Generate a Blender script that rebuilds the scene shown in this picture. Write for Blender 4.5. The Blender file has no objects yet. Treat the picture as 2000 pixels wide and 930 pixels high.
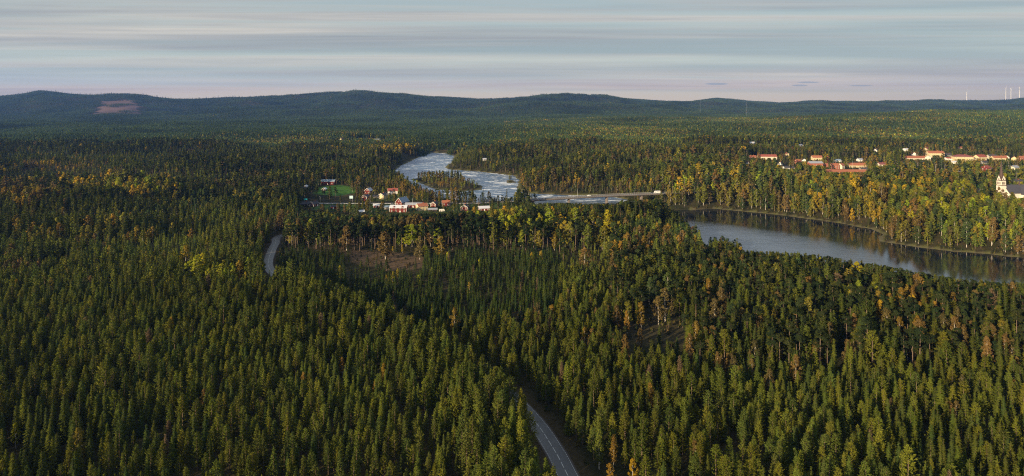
import bpy, math, random
import numpy as np
from mathutils import Vector, Matrix
random.seed(7)
RNG = np.random.default_rng(11)
SC = bpy.context.scene
COL = SC.collection
PI = math.pi

# ------------------------------------------------------------------ camera, sky, sun, exposure
F, YH, CZ = 1200.0, 205.0, 120.0          # focal length in photo pixels, horizon row, height above the river
cam_d = bpy.data.cameras.new('camera')
cam_d.sensor_width = 36.0
cam_d.lens = 36.0 * F / 2000.0
cam_d.shift_y = -(465.0 - YH) / 2000.0
cam_d.clip_start, cam_d.clip_end = 1.0, 60000.0
cam = bpy.data.objects.new('camera', cam_d)
COL.objects.link(cam)
cam.location = (0, 0, CZ)
cam.rotation_euler = (PI / 2, 0, 0)
SC.camera = cam

SUN_EL, SUN_FROM = math.radians(15.5), Vector((-0.70, -0.71))   # where the sun stands, seen from the scene
SUN_FROM.normalize()
sun_d = bpy.data.lights.new('sun', 'SUN')
sun_d.energy = 5.0
sun_d.angle = math.radians(0.5)
sun_d.color = (1.0, 0.77, 0.46)
sun = bpy.data.objects.new('sun', sun_d)
COL.objects.link(sun)
sun.location = (0, 0, 900)
sun.rotation_euler = Vector((-SUN_FROM.x * math.cos(SUN_EL), -SUN_FROM.y * math.cos(SUN_EL), -math.sin(SUN_EL))).to_track_quat('-Z', 'Y').to_euler()

SC.view_settings.view_transform = 'Standard'
SC.view_settings.look = 'None'
SC.view_settings.gamma = 1.0
SC.view_settings.exposure = 0.84
SC.view_settings.use_curve_mapping = False
SC.cycles.max_bounces = 5
SC.cycles.diffuse_bounces = 2
SC.cycles.glossy_bounces = 2
SC.cycles.transmission_bounces = 2
SC.cycles.volume_bounces = 0
SC.cycles.use_denoising = False
SC.cycles.filter_width = 1.15
SC.cycles.use_adaptive_sampling = False
HAZE_DENSITY = 4.4e-5


class NT:
    """tiny helper round a node tree"""
    def __init__(self, tree):
        self.t = tree
        tree.nodes.clear()

    def n(self, kind, _props=None, **ins):
        nd = self.t.nodes.new(kind)
        for k, v in (_props or {}).items():
            setattr(nd, k, v)
        for k, v in ins.items():
            key = int(k[1:]) if k[0] == 'i' and k[1:].isdigit() else k.replace('_', ' ')
            s = nd.inputs[key]
            if isinstance(v, bpy.types.NodeSocket):
                self.t.links.new(v, s)
            else:
                s.default_value = v
        return nd

    def math(self, op, a, b=0.0, c=0.0, clamp=False):
        nd = self.n('ShaderNodeMath', {'operation': op, 'use_clamp': clamp}, i0=a, i1=b, i2=c)
        return nd.outputs[0]

    def mix(self, f, a, b, mode='MIX'):
        nd = self.t.nodes.new('ShaderNodeMix')
        nd.data_type = 'RGBA'
        nd.blend_type = mode
        for i, v in ((0, f), (6, a), (7, b)):
            if isinstance(v, bpy.types.NodeSocket):
                self.t.links.new(v, nd.inputs[i])
            else:
                nd.inputs[i].default_value = v if i == 0 else (*v[:3], 1.0)
        return nd.outputs[2]

    def ramp(self, fac, stops, interp='LINEAR'):
        nd = self.t.nodes.new('ShaderNodeValToRGB')
        r = nd.color_ramp
        r.interpolation = interp
        while len(r.elements) < len(stops):
            r.elements.new(0.5)
        for e, (p, c) in zip(r.elements, stops):
            e.position = p
            e.color = (*c, 1.0) if len(c) == 3 else c
        self.t.links.new(fac, nd.inputs[0])
        return nd.outputs[0]

    def link(self, a, b):
        self.t.links.new(a, b)


def lin(r, g, b):
    f = lambda v: v / 12.92 if v <= 0.04045 else ((v + 0.055) / 1.055) ** 2.4
    return (f(r / 255), f(g / 255), f(b / 255))


world = bpy.data.worlds.new('World')
SC.world = world
world.use_nodes = True
w = NT(world.node_tree)
sky = w.n('ShaderNodeTexSky', {'sky_type': 'NISHITA', 'sun_disc': False, 'sun_elevation': SUN_EL,
                               'sun_rotation': math.atan2(SUN_FROM.x, SUN_FROM.y), 'altitude': 200.0,
                               'air_density': 1.0, 'dust_density': 1.0, 'ozone_density': 1.5})
tc = w.n('ShaderNodeTexCoord')
sep = w.n('ShaderNodeSeparateXYZ', Vector=tc.outputs['Generated'])
el = sep.outputs['Z']
# clear air between the clouds, graded by elevation (sine): milky lilac at the horizon, pale green-blue above
SK = lambda *c: tuple(v * 10.0 * 0.84 * k for v, k in zip(lin(*c), (1.08, 1.01, 0.87)))
base = w.ramp(w.math('MULTIPLY', el, 1.0, clamp=True), [
    (0.0, SK(198, 183, 162)), (0.018, SK(192, 184, 167)), (0.033, SK(176, 184, 184)), (0.06, SK(166, 178, 178)),
    (0.10, SK(148, 162, 167)), (0.17, SK(134, 151, 163)), (0.28, SK(160, 174, 188)), (0.6, SK(158, 172, 190)), (1.0, SK(98, 120, 148))])  # stops above the view are raised to brighten the river and trees
# streaky high cloud
den = w.math('SQRT', w.math('ADD', w.math('MULTIPLY', sep.outputs['Y'], sep.outputs['Y']), 0.03))
flat = w.n('ShaderNodeCombineXYZ', X=w.math('DIVIDE', sep.outputs['X'], den), Y=w.math('MULTIPLY', w.math('SIGN', sep.outputs['Y']), 3.0), Z=w.math('DIVIDE', el, den)).outputs[0]
mp = w.n('ShaderNodeMapping', Vector=flat)
mp.inputs['Scale'].default_value = (0.55, 1.0, 30.0)
mp.inputs['Rotation'].default_value = (0, math.radians(0.7), 0)
ns = w.n('ShaderNodeTexNoise', {'noise_dimensions': '3D'}, Vector=mp.outputs[0], Scale=1.35, Detail=6.0, Roughness=0.52, Distortion=0.35)
mp2 = w.n('ShaderNodeMapping', Vector=flat)
mp2.inputs['Scale'].default_value = (1.5, 1.0, 62.0)
mp2.inputs['Location'].default_value = (4.0, 2.0, 1.0)
mp2.inputs['Rotation'].default_value = (0, math.radians(0.6), 0)
ns2 = w.n('ShaderNodeTexNoise', {'noise_dimensions': '3D'}, Vector=mp2.outputs[0], Scale=1.2, Detail=5.0, Roughness=0.6, Distortion=0.5)
streak = w.math('ADD', w.math('MULTIPLY', ns.outputs[0], 0.72), w.math('MULTIPLY', ns2.outputs[0], 0.28))
mask = w.ramp(streak, [(0.43, (0, 0, 0)), (0.60, (1, 1, 1))], 'EASE')
# cloud colour: rose near the horizon, grey-mauve higher
ccol = w.ramp(w.math('MULTIPLY', el, 1.0, clamp=True), [
    (0.0, SK(196, 180, 162)), (0.022, SK(206, 188, 174)), (0.036, SK(204, 190, 180)), (0.07, SK(186, 184, 181)), (0.12, SK(168, 168, 169)), (0.18, SK(158, 158, 162)), (0.3, SK(172, 174, 182)), (0.6, SK(170, 174, 184)), (1.0, SK(134, 138, 150))])  # cloud above the view lightened too, added fill for water and trees
dark = w.ramp(ns2.outputs[0], [(0.40, (1.06, 1.04, 1.02)), (0.64, (0.74, 0.77, 0.82))])
ccol = w.mix(1.0, ccol, dark, 'MULTIPLY')
strength = w.ramp(w.math('MULTIPLY', el, 1.0, clamp=True), [(0.0, (0.35,) * 3), (0.03, (1.0,) * 3), (0.055, (0.45,) * 3), (0.085, (0.9,) * 3), (0.25, (0.85,) * 3), (1.0, (0.8,) * 3)])
veil = w.mix(w.math('MULTIPLY', mask, strength), base, ccol)
mp3 = w.n('ShaderNodeMapping', Vector=flat)
mp3.inputs['Scale'].default_value = (0.5, 1.0, 22.0)
mp3.inputs['Location'].default_value = (7.0, 1.0, 3.0)
ns3 = w.n('ShaderNodeTexNoise', {'noise_dimensions': '3D'}, Vector=mp3.outputs[0], Scale=1.6, Detail=4.0, Roughness=0.5)
veil = w.mix(1.0, veil, w.ramp(ns3.outputs[0], [(0.40, (1.10, 1.08, 1.05)), (0.62, (0.74, 0.77, 0.82))]), 'MULTIPLY')
# four small dark lens clouds low over the right-hand ridge
az = w.math('DIVIDE', sep.outputs['X'], w.math('MAXIMUM', sep.outputs['Y'], 0.05))
ev = w.math('DIVIDE', el, w.math('MAXIMUM', sep.outputs['Y'], 0.05))
wob = w.math('MULTIPLY', w.math('SUBTRACT', ns2.outputs[0], 0.5), 1.6)
front_ = w.math('GREATER_THAN', sep.outputs['Y'], 0.1)
for a_, e_, aw, eh in ((1400, 164, 26, 2.6), (1578, 161, 24, 1.8), (1562, 167, 18, 2.0), (1682, 167.5, 28, 1.5)):
    dx_ = w.math('DIVIDE', w.math('SUBTRACT', az, (a_ - 1000) / F), aw / F)
    dz_ = w.math('DIVIDE', w.math('SUBTRACT', ev, (YH - e_) / F), eh / F)
    rr_ = w.math('ADD', w.math('ADD', w.math('MULTIPLY', dx_, dx_), w.math('MULTIPLY', dz_, dz_)), wob)
    mk_ = w.ramp(rr_, [(0.5, (0.75,) * 3), (1.0, (0, 0, 0))])
    veil = w.mix(w.math('MULTIPLY', mk_, front_), veil, SK(142, 150, 160))
col = w.mix(0.92, sky.outputs[0], veil)
bg = w.n('ShaderNodeBackground', Color=col, Strength=0.1)
out = w.n('ShaderNodeOutputWorld', Surface=bg.outputs[0])


# ------------------------------------------------------------------ geography (numpy height field; all in metres)
def hash2(ix, iy, seed):
    h = (ix.astype(np.int64) * 374761393 + iy.astype(np.int64) * 668265263 + seed * 2147483647) & 0xFFFFFFFF
    h = ((h ^ (h >> 13)) * 1274126177) & 0xFFFFFFFF
    h = h ^ (h >> 16)
    return (h & 0xFFFFFF) / float(0xFFFFFF)


def vnoise(x, y, scale, seed=0, octaves=3):
    x, y = np.asarray(x, float) / scale, np.asarray(y, float) / scale
    tot, amp, norm = 0.0, 1.0, 0.0
    for o in range(octaves):
        ix, iy = np.floor(x), np.floor(y)
        fx, fy = x - ix, y - iy
        fx, fy = fx * fx * (3 - 2 * fx), fy * fy * (3 - 2 * fy)
        a, b = hash2(ix, iy, seed + o), hash2(ix + 1, iy, seed + o)
        c, d = hash2(ix, iy + 1, seed + o), hash2(ix + 1, iy + 1, seed + o)
        tot = tot + amp * ((a * (1 - fx) + b * fx) * (1 - fy) + (c * (1 - fx) + d * fx) * fy)
        norm += amp
        amp *= 0.5
        x, y = x * 2.03 + 11.7, y * 2.03 + 5.3
    return tot / norm


def sstep(a, b, v):
    t = np.clip((v - a) / (b - a), 0, 1)
    return t * t * (3 - 2 * t)


def at(px, py, z=0.0):
    """photo pixel -> world point on the level z"""
    d = (CZ - z) * F / (py - YH)
    return ((px - 1000.0) / F * d, d)


def seg_dist(x, y, pts, closed=False):
    pts = np.asarray(pts, float)
    best = np.full(np.shape(x), 1e9)
    n = len(pts)
    for i in range(n if closed else n - 1):
        ax, ay = pts[i]
        bx, by = pts[(i + 1) % n]
        vx, vy = bx - ax, by - ay
        t = np.clip(((x - ax) * vx + (y - ay) * vy) / (vx * vx + vy * vy + 1e-9), 0, 1)
        best = np.minimum(best, np.hypot(x - ax - t * vx, y - ay - t * vy))
    return best


def inside(x, y, pts):
    x, y = np.asarray(x, float), np.asarray(y, float)
    r = np.zeros(x.shape, bool)
    n = len(pts)
    for i in range(n):
        ax, ay = pts[i]
        bx, by = pts[(i + 1) % n]
        if ay == by:
            continue
        c = ((ay > y) != (by > y)) & (x < (bx - ax) * (y - ay) / (by - ay) + ax)
        r ^= c
    return r


RIVER_PX = [(2300, 545), (2080, 512), (1900, 494), (1800, 485), (1716, 471), (1722, 458), (1700, 447), (1600, 430), (1500, 418), (1400, 408), (1310, 401), (1240, 393),
            (1185, 383), (1100, 381.5), (1020, 377.5), (1009, 368), (1012, 352), (1003, 343), (930, 335), (875, 331), (868, 326), (882, 318), (886, 304), (868, 299.5), (835, 298),
            (826, 303), (806, 314), (785, 323), (770, 335), (790, 355), (835, 377), (860, 389), (900, 395), (960, 403), (1010, 408), (1080, 416), (1150, 425), (1250, 436),
            (1330, 440), (1352, 446), (1362, 462), (1368, 482), (1378, 484), (1440, 485), (1453, 497), (1500, 524), (1560, 541), (1700, 570), (1850, 592), (1960, 606), (2080, 620), (2500, 665)]
RIVER = [at(px, py) for px, py in RIVER_PX]
ISLES = [[at(*p) for p in ((800, 350), (850, 346), (905, 350), (925, 360), (945, 363), (941, 371), (905, 374), (850, 370))],
         [at(*p) for p in ((988, 352), (1004, 351), (1006, 357), (990, 358))]]
ROAD = [(46, 60), (36, 100), (26, 135), (16.8, 173), (12.6, 191), (5.4, 212), (-10, 240), (-45, 283), (-90, 328), (-135, 370), (-160, 404), (-176, 450), (-183, 476), (-189, 493), (-187, 508), (-176, 526), (-158, 548)]
LANE = [(-350, 700), (-260, 694), (-190, 691), (-100, 690), (-20, 690), (22, 690)]           # village street, runs on to the bridge
EAST = [(186, 728), (215, 735), (260, 752), (330, 800), (420, 900), (520, 985), (640, 1010), (760, 1030)]


def catmull(pts, step=3.0):
    pts = [np.array(p, float) for p in pts]
    pts = [2 * pts[0] - pts[1]] + pts + [2 * pts[-1] - pts[-2]]
    o = []
    for i in range(1, len(pts) - 2):
        p0, p1, p2, p3 = pts[i - 1:i + 3]
        n = max(2, int(np.linalg.norm(p2 - p1) / step))
        for k in range(n):
            t = k / n
            o.append(0.5 * ((2 * p1) + (-p0 + p2) * t + (2 * p0 - 5 * p1 + 4 * p2 - p3) * t * t + (-p0 + 3 * p1 - 3 * p2 + p3) * t ** 3))
    o.append(pts[-2])
    return np.array(o)


ROAD_C, LANE_C, EAST_C = catmull(ROAD), catmull(LANE, 6), catmull(EAST, 8)
PX_RIDGE = np.array([-900, -300, 0, 40, 75, 110, 150, 200, 250, 350, 450, 550, 640, 720, 800, 850, 930, 1000, 1060, 1130, 1180, 1230, 1300, 1350, 1400, 1450, 1520, 1600, 1700, 1800, 1860, 1940, 1975, 2000, 2300, 2900])
PY_RIDGE = np.array([190, 196, 189, 184, 178, 180, 184, 185, 188, 194, 190, 187, 182.5, 182, 186, 189, 194, 191, 186, 187, 188, 193, 198, 198, 192, 196, 201, 198, 198, 198, 196, 198, 195, 191, 186, 190.])
TREE_FAR = 15.0


def shore_dist(x, y):
    """signed distance to the waterline: positive on land"""
    d = seg_dist(x, y, RIVER, True)
    wet = inside(x, y, RIVER)
    s = np.where(wet, -d, d)
    for isl in ISLES:
        di = seg_dist(x, y, isl, True)
        s = np.maximum(s, np.where(inside(x, y, isl), di, -di))
    return s


def height(x, y):
    x, y = np.asarray(x, float), np.asarray(y, float)
    yy = np.maximum(y, 60.0)
    px = 1000 + F * x / yy
    h = 14.0 + (vnoise(x, y, 170, 3) - 0.5) * 5.0
    # village flat on the near bank upstream, and the river side of it
    vil = sstep(560, 660, y) * (1 - sstep(900, 1050, y)) * (1 - sstep(40, 160, x)) * sstep(-520, -300, x)
    h = h * (1 - vil) + (8.0 + (vnoise(x, y, 90, 5) - 0.5) * 1.5) * vil
    # beyond: slow rise
    h = h + sstep(800, 3000, y) * 6.0
    # right side of the river: town shelf and the wooded plateau behind it
    far_r = sstep(-100, 250, x) * sstep(560, 950, y)
    h = h + far_r * 9.0 + (vnoise(x, y, 300, 9) - 0.5) * 10 * far_r
    crest_py = np.interp(px, [300, 700, 850, 1000, 1300, 1450, 1550, 1700, 1850, 2000, 2600], [262, 249, 244, 238, 233, 230, 228, 222, 217, 214.5, 206])
    crest = CZ - (crest_py - YH) / F * 2900 - TREE_FAR
    up = sstep(1350, 2900, y) * (1 - sstep(3000, 4200, y))
    h = h + np.maximum(crest - 26, 0) * up * sstep(600, 1000, px)
    # rolling ground on the left middle distance
    h = h + (vnoise(x, y, 420, 21) - 0.5) * 16 * sstep(700, 1300, y) * (1 - sstep(5000, 7000, y)) * (1 - sstep(300, 900, px) * (1 - sstep(2500, 3000, y)))
    lf = (1 - sstep(380, 520, px)) * sstep(430, 560, y) * (1 - sstep(1500, 2300, y))
    h = h + (vnoise(x * .45, y, 120, 23, 2) - 0.42) * 30 * lf
    # the long ridges that close the view
    R = np.interp(px, [0, 1100, 1500, 2000], [6200, 6600, 8200, 8200])
    ridge_py = np.interp(px, PX_RIDGE, PY_RIDGE)
    rz = CZ + (YH - ridge_py) / F * R - TREE_FAR
    t = sstep(3300, 1.0, y / 1.0) if False else np.clip((y - 3300) / (R - 3300), 0, 1)
    prof = np.clip(0.15 * t + 0.85 * sstep(0.12, 1.0, t), 0, 1)
    fold = (vnoise(x, y, 620, 31, 4) - 0.5) * 125 * sstep(0.15, 0.5, t) * (1 - sstep(0.82, 1.0, t))
    h_r = (vnoise(x, y, 260, 33, 3) - 0.5) * 26 * sstep(.55, .9, t) * sstep(20, 80, rz)
    back = 1 - sstep(1.02, 1.9, y / R) * 0.6
    h = h + (np.maximum(rz - h, 0) * prof + fold * sstep(0, 60, rz)) * back + h_r
    # roads lie level across their width
    for c, zr in ((ROAD_C, None),):
        near = np.abs(x) < 420
        dr = np.full(h.shape, 1e9)
        m = near & (y < 760)
        if m.any():
            dr[m] = seg_dist(x[m], y[m], ROAD_C[::4])
        f = 1 - sstep(5.5, 16, dr)
        h = h * (1 - f) + np.interp(y, [0, 560, 690], [13.8, 13.0, 9.2]) * f
    dl = np.full(h.shape, 1e9)
    m = (y > 600) & (y < 800) & (x < 130)
    if m.any():
        dl[m] = seg_dist(x[m], y[m], LANE)
    f = 1 - sstep(4.5, 14, dl)
    h = h * (1 - f) + np.interp(x, [-300, -40, 20], [8.8, 9.6, 12.6]) * f
    # banks and river bed
    m = (y > 120) & (y < 1750) & (x > -500) & (x < 1900)
    if m.any():
        s = np.full(h.shape, 1e4)
        s[m] = shore_dist(x[m], y[m]) + (vnoise(x[m], y[m], 14, 41) - 0.5) * 7
        bank = np.where(s < 0, np.maximum(s * 0.25, -3.5), 0.12 * s + np.maximum(s - 6, 0) * 0.22)
        isl_h = 2.6
        for isl in ISLES:
            di = seg_dist(x[m], y[m], isl, True)
            near_i = np.zeros(h.shape)
            near_i[m] = np.where(inside(x[m], y[m], isl) | (di < 14), 1.0, 0.0)
            h = np.where(near_i > 0, np.minimum(h, isl_h), h)
        h = np.minimum(h, np.where(s > 1e3, 1e4, bank))
        for pl_, top_ in (([(188, 729), (215, 735), (250, 748)], 14.8), ([(-20, 690), (14, 690)], 12.4)):
            de_ = np.full(h.shape, 1e9)
            de_[m] = seg_dist(x[m], y[m], pl_)
            h = np.maximum(h, np.where(de_ < 40, top_ - np.maximum(de_ - 4.5, 0) * 0.62, -1e4))
    return h


def hit(px, py):
    """where the sight line through a photo pixel first meets the ground"""
    d = 90.0 * 1.004 ** np.arange(1250)
    x = (px - 1000.0) / F * d
    zl = CZ - (py - YH) / F * d
    hh = height(x, d)
    i = np.argmax(zl <= hh)
    return float(x[i]), float(d[i]), float(hh[i])


def proj(x, y, z):
    return 1000 + F * x / y, YH + F * (CZ - z) / y


# ------------------------------------------------------------------ tags and materials
def tag(o, label=None, cat=None, group=None, kind=None):
    if label: o['label'] = label
    if cat: o['category'] = cat
    if group: o['group'] = group
    if kind: o['kind'] = kind
    return o


MATS = {}


def mat(name, color, rough=0.7, spec=0.3, bump=0.0, bscale=4.0, var=0.0, vscale=0.6, metal=0.0):
    if name in MATS:
        return MATS[name]
    m = bpy.data.materials.new(name)
    m.use_nodes = True
    t = NT(m.node_tree)
    co = t.n('ShaderNodeTexCoord').outputs['Object']
    c = color
    b = t.n('ShaderNodeBsdfPrincipled', Roughness=rough, Metallic=metal)
    b.inputs['Specular IOR Level'].default_value = spec
    if var > 0:
        nz = t.n('ShaderNodeTexNoise', Vector=co, Scale=vscale, Detail=5.0)
        c = t.mix(nz.outputs[0], tuple(v * (1 - var) for v in color), tuple(min(1, v * (1 + var)) for v in color))
        t.link(c, b.inputs['Base Color'])
    else:
        b.inputs['Base Color'].default_value = (*color, 1)
    if bump > 0:
        nb = t.n('ShaderNodeTexNoise', Vector=co, Scale=bscale, Detail=4.0)
        bp = t.n('ShaderNodeBump', Height=nb.outputs[0], Strength=bump, Distance=0.1)
        t.link(bp.outputs[0], b.inputs['Normal'])
    t.n('ShaderNodeOutputMaterial', Surface=b.outputs[0])
    MATS[name] = m
    return m


def foliage_material():
    m = bpy.data.materials.new('foliage')
    m.use_nodes = True
    t = NT(m.node_tree)
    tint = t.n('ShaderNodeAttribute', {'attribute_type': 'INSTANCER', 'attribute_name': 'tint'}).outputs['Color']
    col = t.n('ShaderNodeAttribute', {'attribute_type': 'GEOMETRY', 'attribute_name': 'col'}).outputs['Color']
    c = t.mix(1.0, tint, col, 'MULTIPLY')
    nv = t.n('ShaderNodeAttribute', {'attribute_type': 'GEOMETRY', 'attribute_name': 'nrm'}).outputs['Vector']
    vt = t.n('ShaderNodeVectorTransform', {'vector_type': 'NORMAL', 'convert_from': 'OBJECT', 'convert_to': 'WORLD'}, i0=nv)
    geo = t.n('ShaderNodeNewGeometry').outputs['Normal']
    sc_ = t.n('ShaderNodeVectorMath', {'operation': 'SCALE'}, i0=vt.outputs[0])
    sc_.inputs['Scale'].default_value = 1.15
    ad = t.n('ShaderNodeVectorMath', {'operation': 'ADD'}, i0=sc_.outputs[0], i1=geo)
    nn_ = t.n('ShaderNodeVectorMath', {'operation': 'NORMALIZE'}, i0=ad.outputs[0]).outputs[0]
    d = t.n('ShaderNodeBsdfDiffuse', Roughness=0.3, Normal=nn_)
    t.link(c, d.inputs['Color'])
    tr = t.n('ShaderNodeBsdfTranslucent', Color=c)
    mx = t.n('ShaderNodeMixShader', i0=0.25, i1=d.outputs[0], i2=tr.outputs[0])
    t.n('ShaderNodeOutputMaterial', Surface=mx.outputs[0])
    return m


def birch_bark_material():
    m = bpy.data.materials.new('birch_bark')
    m.use_nodes = True
    t = NT(m.node_tree)
    co = t.n('ShaderNodeTexCoord').outputs['Object']
    mp = t.n('ShaderNodeMapping', Vector=co)
    mp.inputs['Scale'].default_value = (1, 1, 2.5)
    nz = t.n('ShaderNodeTexNoise', Vector=mp.outputs[0], Scale=2.0, Detail=4.0)
    c = t.ramp(nz.outputs[0], [(0.38, (0.05, 0.045, 0.04)), (0.5, (0.50, 0.46, 0.41)), (1, (0.60, 0.56, 0.50))])
    b = t.n('ShaderNodeBsdfPrincipled', Roughness=0.8)
    t.link(c, b.inputs['Base Color'])
    t.n('ShaderNodeOutputMaterial', Surface=b.outputs[0])
    return m


M_FOL = foliage_material()
M_BIRCH = birch_bark_material()
M_BARK = mat('pine_bark', (0.15, 0.11, 0.085), 0.9, 0.1, 0.6, 3.0, 0.4, 1.2)


def ground_material():
    m = bpy.data.materials.new('forest_floor')
    m.use_nodes = True
    t = NT(m.node_tree)
    co = t.n('ShaderNodeTexCoord').outputs['Object']
    n1 = t.n('ShaderNodeTexNoise', Vector=co, Scale=0.035, Detail=8.0, Roughness=0.6)
    n2 = t.n('ShaderNodeTexNoise', Vector=co, Scale=0.9, Detail=6.0, Roughness=0.7)
    c = t.ramp(n1.outputs[0], [(0.35, (0.022, 0.026, 0.011)), (0.5, (0.038, 0.036, 0.016)), (0.62, (0.060, 0.048, 0.024))])
    d = t.ramp(n2.outputs[0], [(0.3, (0.6,) * 3), (0.7, (1.35,) * 3)])
    c = t.mix(1.0, c, d, 'MULTIPLY')
    cl = t.n('ShaderNodeAttribute', {'attribute_type': 'GEOMETRY', 'attribute_name': 'cover'}).outputs['Color']
    al = t.n('ShaderNodeAttribute', {'attribute_type': 'GEOMETRY', 'attribute_name': 'cover_mix'}).outputs['Fac']
    cl2 = t.mix(1.0, cl, d, 'MULTIPLY')
    nb = t.math('MULTIPLY', al, 1.0, clamp=True)
    c = t.mix(nb, c, cl2)
    b = t.n('ShaderNodeBsdfPrincipled', Roughness=0.95)
    b.inputs['Specular IOR Level'].default_value = 0.05
    t.link(c, b.inputs['Base Color'])
    bp = t.n('ShaderNodeBump', Height=n2.outputs[0], Strength=0.8, Distance=0.6)
    t.link(bp.outputs[0], b.inputs['Normal'])
    t.n('ShaderNodeOutputMaterial', Surface=b.outputs[0])
    return m


def water_material():
    m = bpy.data.materials.new('river_water')
    m.use_nodes = True
    t = NT(m.node_tree)
    co = t.n('ShaderNodeTexCoord').outputs['Object']
    sp = t.n('ShaderNodeSeparateXYZ', Vector=co)
    # rapids upstream of the bridge, smooth water below it
    rap = t.math('MULTIPLY', t.math('SUBTRACT', sp.outputs['Y'], 735.0), 1 / 60.0, clamp=True)
    mp = t.n('ShaderNodeMapping', Vector=co)
    mp.inputs['Scale'].default_value = (0.035, 0.075, 1)
    mp.inputs['Rotation'].default_value = (0, 0, math.radians(14))
    n1 = t.n('ShaderNodeTexNoise', Vector=mp.outputs[0], Scale=1.0, Detail=8.0, Roughness=0.68, Distortion=1.2)
    mp3 = t.n('ShaderNodeMapping', Vector=co)
    mp3.inputs['Scale'].default_value = (0.16, 0.34, 1)
    n3 = t.n('ShaderNodeTexNoise', Vector=mp3.outputs[0], Scale=1.0, Detail=7.0, Roughness=0.75, Distortion=0.6)
    f = t.math('ADD', t.math('MULTIPLY', n1.outputs[0], 0.6), t.math('MULTIPLY', n3.outputs[0], 0.4))
    foam = t.ramp(f, [(0.52, (0, 0, 0)), (0.60, (1, 1, 1))])
    foam = t.math('MULTIPLY', foam, rap)
    # ripples
    mp2 = t.n('ShaderNodeMapping', Vector=co)
    mp2.inputs['Scale'].default_value = (0.02, 0.06, 1)
    mp2.inputs['Rotation'].default_value = (0, 0, math.radians(-10))
    n2 = t.n('ShaderNodeTexNoise', Vector=mp2.outputs[0], Scale=1.0, Detail=6.0, Roughness=0.6, Distortion=1.5)
    n4 = t.n('ShaderNodeTexNoise', Vector=co, Scale=0.7, Detail=5.0, Roughness=0.65)
    calm = t.ramp(n2.outputs[0], [(0.40, (0.25,) * 3), (0.62, (1.0,) * 3)])
    open_ = t.math('SUBTRACT', 1.0, t.math('MULTIPLY', t.math('SUBTRACT', sp.outputs['X'], 225.0), 1 / 70.0, clamp=True))
    shore_ = t.math('MULTIPLY', t.math('SUBTRACT', 640.0, t.math('ADD', sp.outputs['Y'], t.math('MULTIPLY', t.math('SUBTRACT', sp.outputs['X'], 200.0), 0.9))), 1 / 60.0, clamp=True)
    chop = t.math('ADD', 0.05, t.math('MULTIPLY', t.math('MULTIPLY', open_, t.math('MAXIMUM', shore_, rap)), t.math('ADD', 0.35, t.math('MULTIPLY', calm, 0.65))))
    hgt = t.math('MULTIPLY', n4.outputs[0], t.math('MULTIPLY', chop, 2.4))
    hgt = t.math('ADD', hgt, t.math('MULTIPLY', t.math('MULTIPLY', f, 10.0), rap))
    sky_sheen = t.math('MULTIPLY', open_, shore_)  # sky reflection painted as a pale blue base colour on open water
    wcol = t.mix(rap, t.mix(sky_sheen, (0.012, 0.016, 0.020), (0.070, 0.100, 0.145)), (0.045, 0.12, 0.25))  # rapids: blue of aerated water, with sky reflection painted in
    bp = t.n('ShaderNodeBump', Height=hgt, Strength=0.75, Distance=0.25)
    b = t.n('ShaderNodeBsdfPrincipled', Roughness=0.09, IOR=4.5)
    
    b.inputs['Specular IOR Level'].default_value = 0.5
    t.link(wcol, b.inputs['Base Color'])
    t.link(bp.outputs[0], b.inputs['Normal'])
    t.link(t.math('ADD', 0.04, t.math('MULTIPLY', chop, 0.22)), b.inputs['Roughness'])
    fd = t.n('ShaderNodeBsdfDiffuse', Color=(0.58, 0.64, 0.74, 1), Roughness=0.8)
    mx = t.n('ShaderNodeMixShader', i0=foam, i1=b.outputs[0], i2=fd.outputs[0])
    t.n('ShaderNodeOutputMaterial', Surface=mx.outputs[0])
    return m


def asphalt_material():
    m = bpy.data.materials.new('asphalt')
    m.use_nodes = True
    t = NT(m.node_tree)
    co = t.n('ShaderNodeTexCoord').outputs['Object']
    n1 = t.n('ShaderNodeTexNoise', Vector=co, Scale=0.12, Detail=3.0)
    n2 = t.n('ShaderNodeTexNoise', Vector=co, Scale=6.0, Detail=4.0)
    c = t.ramp(n1.outputs[0], [(0.46, (0.070, 0.075, 0.084)), (0.475, (0.092, 0.097, 0.106)), (0.60, (0.105, 0.11, 0.118))])
    c = t.mix(0.25, c, t.ramp(n2.outputs[0], [(0.3, (0.03,) * 3), (0.7, (0.12,) * 3)]))
    b = t.n('ShaderNodeBsdfPrincipled', Roughness=0.45)
    t.link(c, b.inputs['Base Color'])
    t.n('ShaderNodeOutputMaterial', Surface=b.outputs[0])
    return m


# ------------------------------------------------------------------ mesh helpers
def mesh_from(name, V, Fc, mats=(), midx=None, smooth=False):
    me = bpy.data.meshes.new(name)
    V = np.asarray(V, np.float32)
    me.vertices.add(len(V))
    me.vertices.foreach_set('co', V.ravel())
    if len(Fc):
        Fc = np.asarray(Fc, np.int32)
        k = Fc.shape[1]
        me.loops.add(Fc.size)
        me.loops.foreach_set('vertex_index', Fc.ravel())
        me.polygons.add(len(Fc))
        me.polygons.foreach_set('loop_start', np.arange(0, Fc.size, k, dtype=np.int32))
        me.polygons.foreach_set('loop_total', np.full(len(Fc), k, np.int32))
        if midx is not None:
            me.polygons.foreach_set('material_index', np.asarray(midx, np.int32))
        me.polygons.foreach_set('use_smooth', np.full(len(Fc), smooth))
    for m in mats:
        me.materials.append(m)
    me.update(calc_edges=True)
    return me


def set_attr(me, name, typ, dom, arr):
    a = me.attributes.new(name, typ, dom)
    key = {'FLOAT_COLOR': 'color', 'FLOAT_VECTOR': 'vector'}.get(typ, 'value')
    a.data.foreach_set(key, np.ascontiguousarray(arr).ravel())
    return a


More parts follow.
